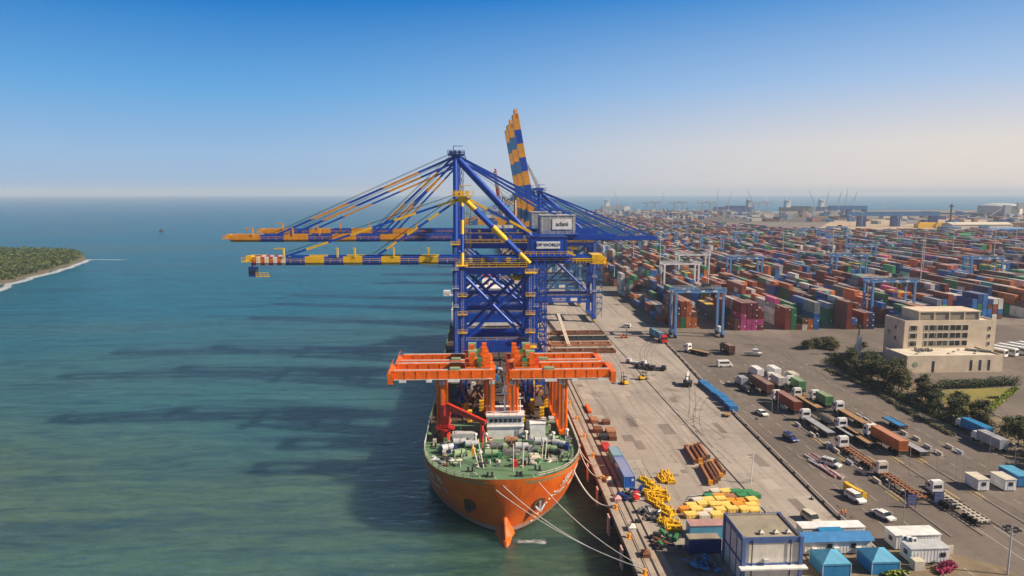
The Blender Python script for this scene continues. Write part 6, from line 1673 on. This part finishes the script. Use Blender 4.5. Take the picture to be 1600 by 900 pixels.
hedge('clipped_hedge', [G(1545, 642), G(1588, 607)], .9, .8, 'leaf_lime', 'low lime green hedge along the edge of the lawn', 70)
hedge('clipped_hedge', [G(1290, 577), G(1350, 603), G(1425, 648), G(1490, 682)], .7, 1.0, 'leaf_dry', 'low dry hedge along the kerb below the roadside trees', 40)
hedge('roadside_shrub', [Vector((137, 262, 5)), Vector((134, 232, 5)), Vector((134, 205, 5)), Vector((134.5, 182, 5))], 1.8, 2.2, 'leaf', 'continuous dark shrub belt under the trees along the road kerb', 95)
hedge('flowering_bush', [G(1470, 896), G(1486, 884)], .8, 1.0, 'leaf_pink', 'pink blossoming bush at the bottom beside the white cabins', 160)
hedge('wild_shrub', [G(1385, 899), G(1412, 897)], .8, .9, 'leaf_lime', 'yellow green shrub at the bottom edge between tent and cabins', 120)
hedge('wild_shrub', [G(1566, 622), G(1545, 622)], .7, .6, 'leaf_hedge', 'small dark shrub lying on the lawn', 30)
b = MB(); r = random.Random(14)
for i in range(5200):
    y = r.uniform(132, 258); c = Vector((r.uniform(131.5, 150), y, 5 + r.uniform(0, .9)))
    if (math.sin(c.x * .9 + y * .35) + math.cos(y * .5 - c.x * .4)) < -.2: continue
    leaf(b, c, r.uniform(.2, .5), r)
stuff(b.build('ground_cover', 'leaf_dry'), 'low dry shrubs covering the verge under the roadside trees', 'ground cover')
root = tag(empty('signal_pylon', G(1341, 556)), 'short thick white concrete pylon with a dark head left of the office', 'pylon')
MB().bar((-.55, 0, 0), (-.55, 0, 8.5), .6).build('column', 'white', root); MB().bar((.55, 0, 0), (.55, 0, 7.6), .6).build('column', 'white', root); MB().tube((-.3, 0, 8.5), (-.3, 0, 12), .25, 8).cbox((-.3, 0, 11), 1.2, 1, 1.6).build('head', 'dark', root)
# bushes of the middle distance
b = MB(); r = random.Random(4)
for i in range(260):
    c = G(r.uniform(1290, 1600), r.uniform(366, 388)); 
    for k in range(16): leaf(b, c + Vector((r.gauss(0, 3.5), r.gauss(0, 3.5), abs(r.gauss(0, 2.4)))), r.uniform(.9, 1.8), r)
stuff(b.build('undergrowth', 'leaf_hedge'), 'scattered dark scrub between the stacks and the bare ground', 'scrub')

# ================================================================ mangrove island
SH = [G(-160, 512, 0), G(0, 447, 0), G(60, 429, 0), G(108, 415, 0), G(134, 405, 0), G(128, 397, 0), G(100, 393, 0), G(60, 391.5, 0), G(0, 391, 0), G(-300, 390.5, 0), G(-600, 400, 0), G(-700, 520, 0)]
c0 = sum(SH, Vector()) / len(SH)
b = MB(); rings = []
n = 6
def dense(poly, k=9):
    out = []
    r = random.Random(2)
    for p, q_ in zip(poly, poly[1:] + poly[:1]):
        for i in range(k): out.append(p.lerp(q_, i / k) + Vector((r.uniform(-3, 3), r.uniform(-3, 3), 0)))
    return out
SD_ = dense(SH); cen = Vector((-560, 690, 0))
for f, z in ((1.012, -.6), (1, .05), (.975, 1.2), (.9, 2), (.5, 2.6)): rings.append([Vector((cen.x + (p.x - cen.x) * f, cen.y + (p.y - cen.y) * f, z)) for p in SD_])
for a, c in zip(rings, rings[1:]): m_ = len(a); b.add(a + c, [(i, (i + 1) % m_, m_ + (i + 1) % m_, m_ + i) for i in range(m_)])
b.add(rings[-1], [tuple(range(len(rings[-1])))])
structure(b.build('island_terrain', 'island_soil'))
def inside(x, y, poly):
    k = False
    for a, c in zip(poly, poly[1:] + poly[:1]):
        if (a.y > y) != (c.y > y) and x < (c.x - a.x) * (y - a.y) / (c.y - a.y) + a.x: k = not k
    return k
inner = rings[2]; r = random.Random(6); b = MB(); cnt = 0
while cnt < 3400:
    x, y = r.uniform(-900, -370), r.uniform(430, 890)
    if not inside(x, y, inner) or x < -.62 * y - 130: continue
    cnt += 1; R_ = r.uniform(2.0, 4.2); hh = r.uniform(2.5, 5.5)
    for k in range(15):
        a, e = r.uniform(0, 6.28), math.asin(r.random())
        leaf(b, Vector((x + R_ * math.cos(a) * math.cos(e), y + R_ * math.sin(a) * math.cos(e), 1.6 + hh * math.sin(e) * r.uniform(.6, 1))), r.uniform(.7, 1.6), r)
stuff(b.build('mangrove_thicket', 'leaf_mangrove'), 'low dense mangrove thicket covering the flat island', 'mangroves')
fo, nt, bs = nodes_of('sea foam')
v = coords(nt); nn = noise(nt, coords(nt, (.5, 1, 1)), .5, 6, .8)
uvn = nt.nodes.new('ShaderNodeVertexColor'); uvn.layer_name = 'Edge'
mu = N(nt, 'ShaderNodeMath', operation='MULTIPLY'); nt.links.new(nn, mu.inputs[0]); nt.links.new(uvn.outputs[0], mu.inputs[1])
nt.links.new(ramp(nt, mu.outputs[0], .27, .55), bs.inputs['Alpha'])
bs.inputs['Base Color'].default_value = (.8, .82, .82, 1); bs.inputs['Roughness'].default_value = .7
def foam(name, rows_, z, label, k_=1.0):
    b = MB(); k = len(rows_[0])
    for a, c in zip(rows_, rows_[1:]): b.add(a + c, [(i, i + 1, k + i + 1, k + i) for i in range(k - 1)])
    o = b.build(name, fo); 
    at = o.data.color_attributes.new('Edge', 'FLOAT_COLOR', 'CORNER'); buf = []
    for p in o.data.polygons:
        for li in p.loop_indices:
            vi = o.data.loops[li].vertex_index % (2 * k); ring_ = (p.index // (k - 1)) + (1 if vi >= k else 0); f = 1.0 - abs(ring_ / (len(rows_) - 1) * 2 - 1); e = min(1, min(vi % k, k - 1 - vi % k) / 3); f *= e * k_
            buf += [f, f, f, 1]
    at.data.foreach_set('color', buf)
    return stuff(o, label, 'foam')
sh = dense(SH[:5], 8)[:33]; tipx = [p + Vector((k * 7, -k * .8, 0)) for k, p in enumerate([SH[4]] * 9)]
line = sh + tipx[1:]
foam('surf', [[Vector((p.x + d * .85 - 3, p.y - d * .5, .12)) for p in line] for d in (-4, 2, 8, 14, 20, 26)], .1, 'white surf washing along the island shore')
foam('bow_wash', [[Vector((SHX + 1.0 + 8.5 * (i / 16), 133.6 - i * .12 + d + (i / 16) * 1.6, .12)) for i in range(17)] for d in (-3, -1.8, -.6, .6, 1.8, 3)], .1, 'white wash bubbling beside the bulbous bow', .82)

# ================================================================ mooring lines, quay gear
def rope(p, q_, sag, r=.09, label='', n=22):
    p, q_ = Vector(p), Vector(q_); b = MB()
    b.path([p.lerp(q_, i / n) - Vector((0, 0, sag * 4 * (i / n) * (1 - i / n))) for i in range(n + 1)], r, 6)
    tag(b.build('mooring_rope', 'rope'), label, 'rope', 'mooring ropes of the ship')
S = Vector((SHX, SHY, 0))
rope(S + Vector((-6.2, 4.4, 12.9)), (28.3, 111.8, 5.9), 2.2, .085, 'left one of two long pale ropes crossing the bow to the bottom bollard')
rope(S + Vector((-2.2, 1.9, 12.9)), (28.3, 111.9, 5.9), 2.6, .085, 'right one of two long pale ropes crossing the bow to the bottom bollard')
rope(S + Vector((5.6, 2.9, 12.9)), (28.4, 112.4, 5.9), 2.0, .075, 'thinner rope from the foredeck over the anchor to the bottom bollard')
rope(S + Vector((14.2, 11.2, 12.6)), (28.3, 137.0, 5.9), 3.6, .16, 'thick sagging rope from the ship letters to the quay')
rope(S + Vector((17.5, 24, 12.6)), (28.3, 152.0, 5.9), 3.2, .1, 'short slack rope from the ship side to the quay beside the lettering')
rope(S + Vector((17.6, 30, 12.4)), (28.3, 158.5, 5.9), 2.6, .09, 'short slack rope beside the right hand gantry leg')
def quay_bollard():
    b = MB(); b.tube((0, 0, 0), (0, 0, .7), .28, 10, .24); b.tube((0, 0, .7), (0, 0, .95), .42, 10, .36); b.box(-.5, .5, -.5, .5, 0, .08)
    return tag(b.build('quay_bollard', 'amber'), 'squat amber mooring bollard on the quay edge', 'bollard', 'mooring bollards on the quay edge')
KQ = Kind(quay_bollard())
for y in (111.8, 124.5, 137, 152, 166, 180, 195, 210): KQ.get((28.3, y, 5.0))
def fender():
    root = tag(empty('dock_fender'), 'pale pink fender panel hanging on the dark quay face', 'fender', 'fenders on the quay face')
    MB().box(-1.1, -.8, -1.0, 1.0, -3.6, .4).build('panel', 'pinkish', root)
    MB().tube((-.8, 0, -1), (.3, 0, -1), .55, 10).build('rubber_block', 'tyre', root)
    return root
KFe = Kind(fender())
for y in (108, 121.5, 134.5, 148, 161.5, 175): KFe.get((QX, y, 4.4))
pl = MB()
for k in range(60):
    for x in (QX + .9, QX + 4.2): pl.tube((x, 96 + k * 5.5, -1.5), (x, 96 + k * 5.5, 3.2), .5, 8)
structure(pl.build('quay_piles', 'dark_concrete'))
pp = MB(); pp.path([Vector((QX - .3, 90, 4.2)), Vector((QX - .3, 500, 4.2))], .12, 6); pp.path([Vector((QX + 1.9, 90, 5.2)), Vector((QX + 1.9, 500, 5.2))], .07, 6)
tag(pp.build('quay_pipe', 'dark'), 'dark service pipe running along the quay edge', 'pipe')
for k, (y, x, m, lab) in enumerate(((151, 29.5, 'cream', 'cream hut box on the quay edge beside the slack rope'), (128, 29.6, 'panel_white', 'pale concrete slab box on the quay edge'), (118, 30, 'rust', 'rusty gear box on the quay near the bottom bollard'), (141, 29.4, 'pinkish', 'pinkish box on the quay edge below the long blue container'))):
    b = MB(); b.box(-.7, .7, -.9, .9, 0, .7); b.add([(-.8, -1, .7), (.8, -1, .7), (.8, 1, .7), (-.8, 1, .7), (0, 0, 1.2)], [(0, 1, 4), (1, 2, 4), (2, 3, 4), (3, 0, 4)]); tag(b.build('service_box', m, None, (x, y, 5)), lab, 'service box')

# ================================================================ lashing gear on the cargo deck
lr = random.Random(21)
for k in range(16):
    x = lr.choice((-9.5, -7, -1.5, 1.5, 7, 11)) + lr.uniform(-1, 1); y = lr.uniform(176, 240); z = CARGO
    a = Vector((SHX + x, y, z + .35)); e = a + Vector((lr.choice((-1, 1)) * lr.uniform(2, 5), lr.uniform(-2, 5), lr.uniform(3, 8)))
    b = MB(); b.tube((0, 0, 0), e - a, .28, 8); b.cbox((0, 0, -.35), 1.2, 1.2, .5); b.cbox(e - a, .8, .8, .5)
    tag(b.build('lashing_brace', 'rust' if k % 3 else 'rust_light', None, a), 'slanting rust brown brace pipe on the cargo deck' if k % 3 else 'slanting pale rust brace pipe on the cargo deck', 'brace', 'brace pipes on the cargo deck' if k % 3 else 'pale brace pipes on the cargo deck')
for k, (x, y, sx, sy, sz, m) in enumerate([(lr.uniform(-15, 15), lr.uniform(174, 236), lr.uniform(1, 2.6), lr.uniform(1, 4), lr.uniform(.7, 2.2), lr.choice(('rust', 'rust', 'rust_light', 'cream', 'yellow', 'navy', 'light_grey', 'wood', 'roof_blue'))) for _ in range(46)]):
    col = {'rust': 'rust brown', 'rust_light': 'pale rust', 'cream': 'cream', 'yellow': 'yellow', 'navy': 'navy', 'light_grey': 'pale grey', 'wood': 'wooden', 'roof_blue': 'blue'}[m]
    b = MB(); b.cbox((0, 0, 0), sx, sy, sz * .7); b.cbox((0, 0, sz * .7), sx * .7, sy * .8, sz * .3)
    tag(b.build('deck_cargo', m, None, (SHX + x, y, CARGO)), '%s gear box lying among the clutter of the cargo deck' % col, 'deck gear', '%s gear boxes on the cargo deck' % col)
for k, (x, y) in enumerate(((-8.5, 184), (-4.4, 187), (9.6, 187), (11.5, 180), (-7.5, 178), (6.2, 176.5), (13.5, 190))):
    b = MB()
    for z in (0, .9, 1.8, 2.7): b.box(-.5, .5, -.7, .7, z + .1, z + .7); b.tube((-.6, -.4, z + .5), (.6, -.4, z + .5), .35, 8)
    b.bar((-.4, 0, 0), (-.4, 0, 3.6), .2)
    tag(b.build('bogie_stack', 'yellow', None, (SHX + x, y, CARGO)), 'upright yellow stack of wheel bogies on the cargo deck', 'bogie stack', 'yellow bogie stacks on the cargo deck')
# small boat far out
p = G(253, 362, 0); root = tag(empty('fishing_boat', p), 'tiny dark fishing boat far out on the water right of the island', 'boat')
MB().prism([(-2, -6), (2, -6), (2, 4), (0, 8), (-2, 4)], 0, 2).build('hull', 'dark', root); MB().box(-1.2, 1.2, -4, 0, 2, 4.5).build('cabin', 'dark', root)
# ================================================================ air
hz, nt, b = nodes_of('thin haze')
nt.nodes.remove(b)
pv = N(nt, 'ShaderNodeVolumePrincipled', Density=0.00012, Anisotropy=0.0)
pv.inputs['Color'].default_value = (0.72, 0.84, 0.96, 1)
nt.links.new(pv.outputs[0], nt.nodes['Material Output'].inputs['Volume'])
hb = MB().box(-12100, 12100, -400, 14100, -2, 116).build('haze', [hz])
hb['kind'] = 'stuff'
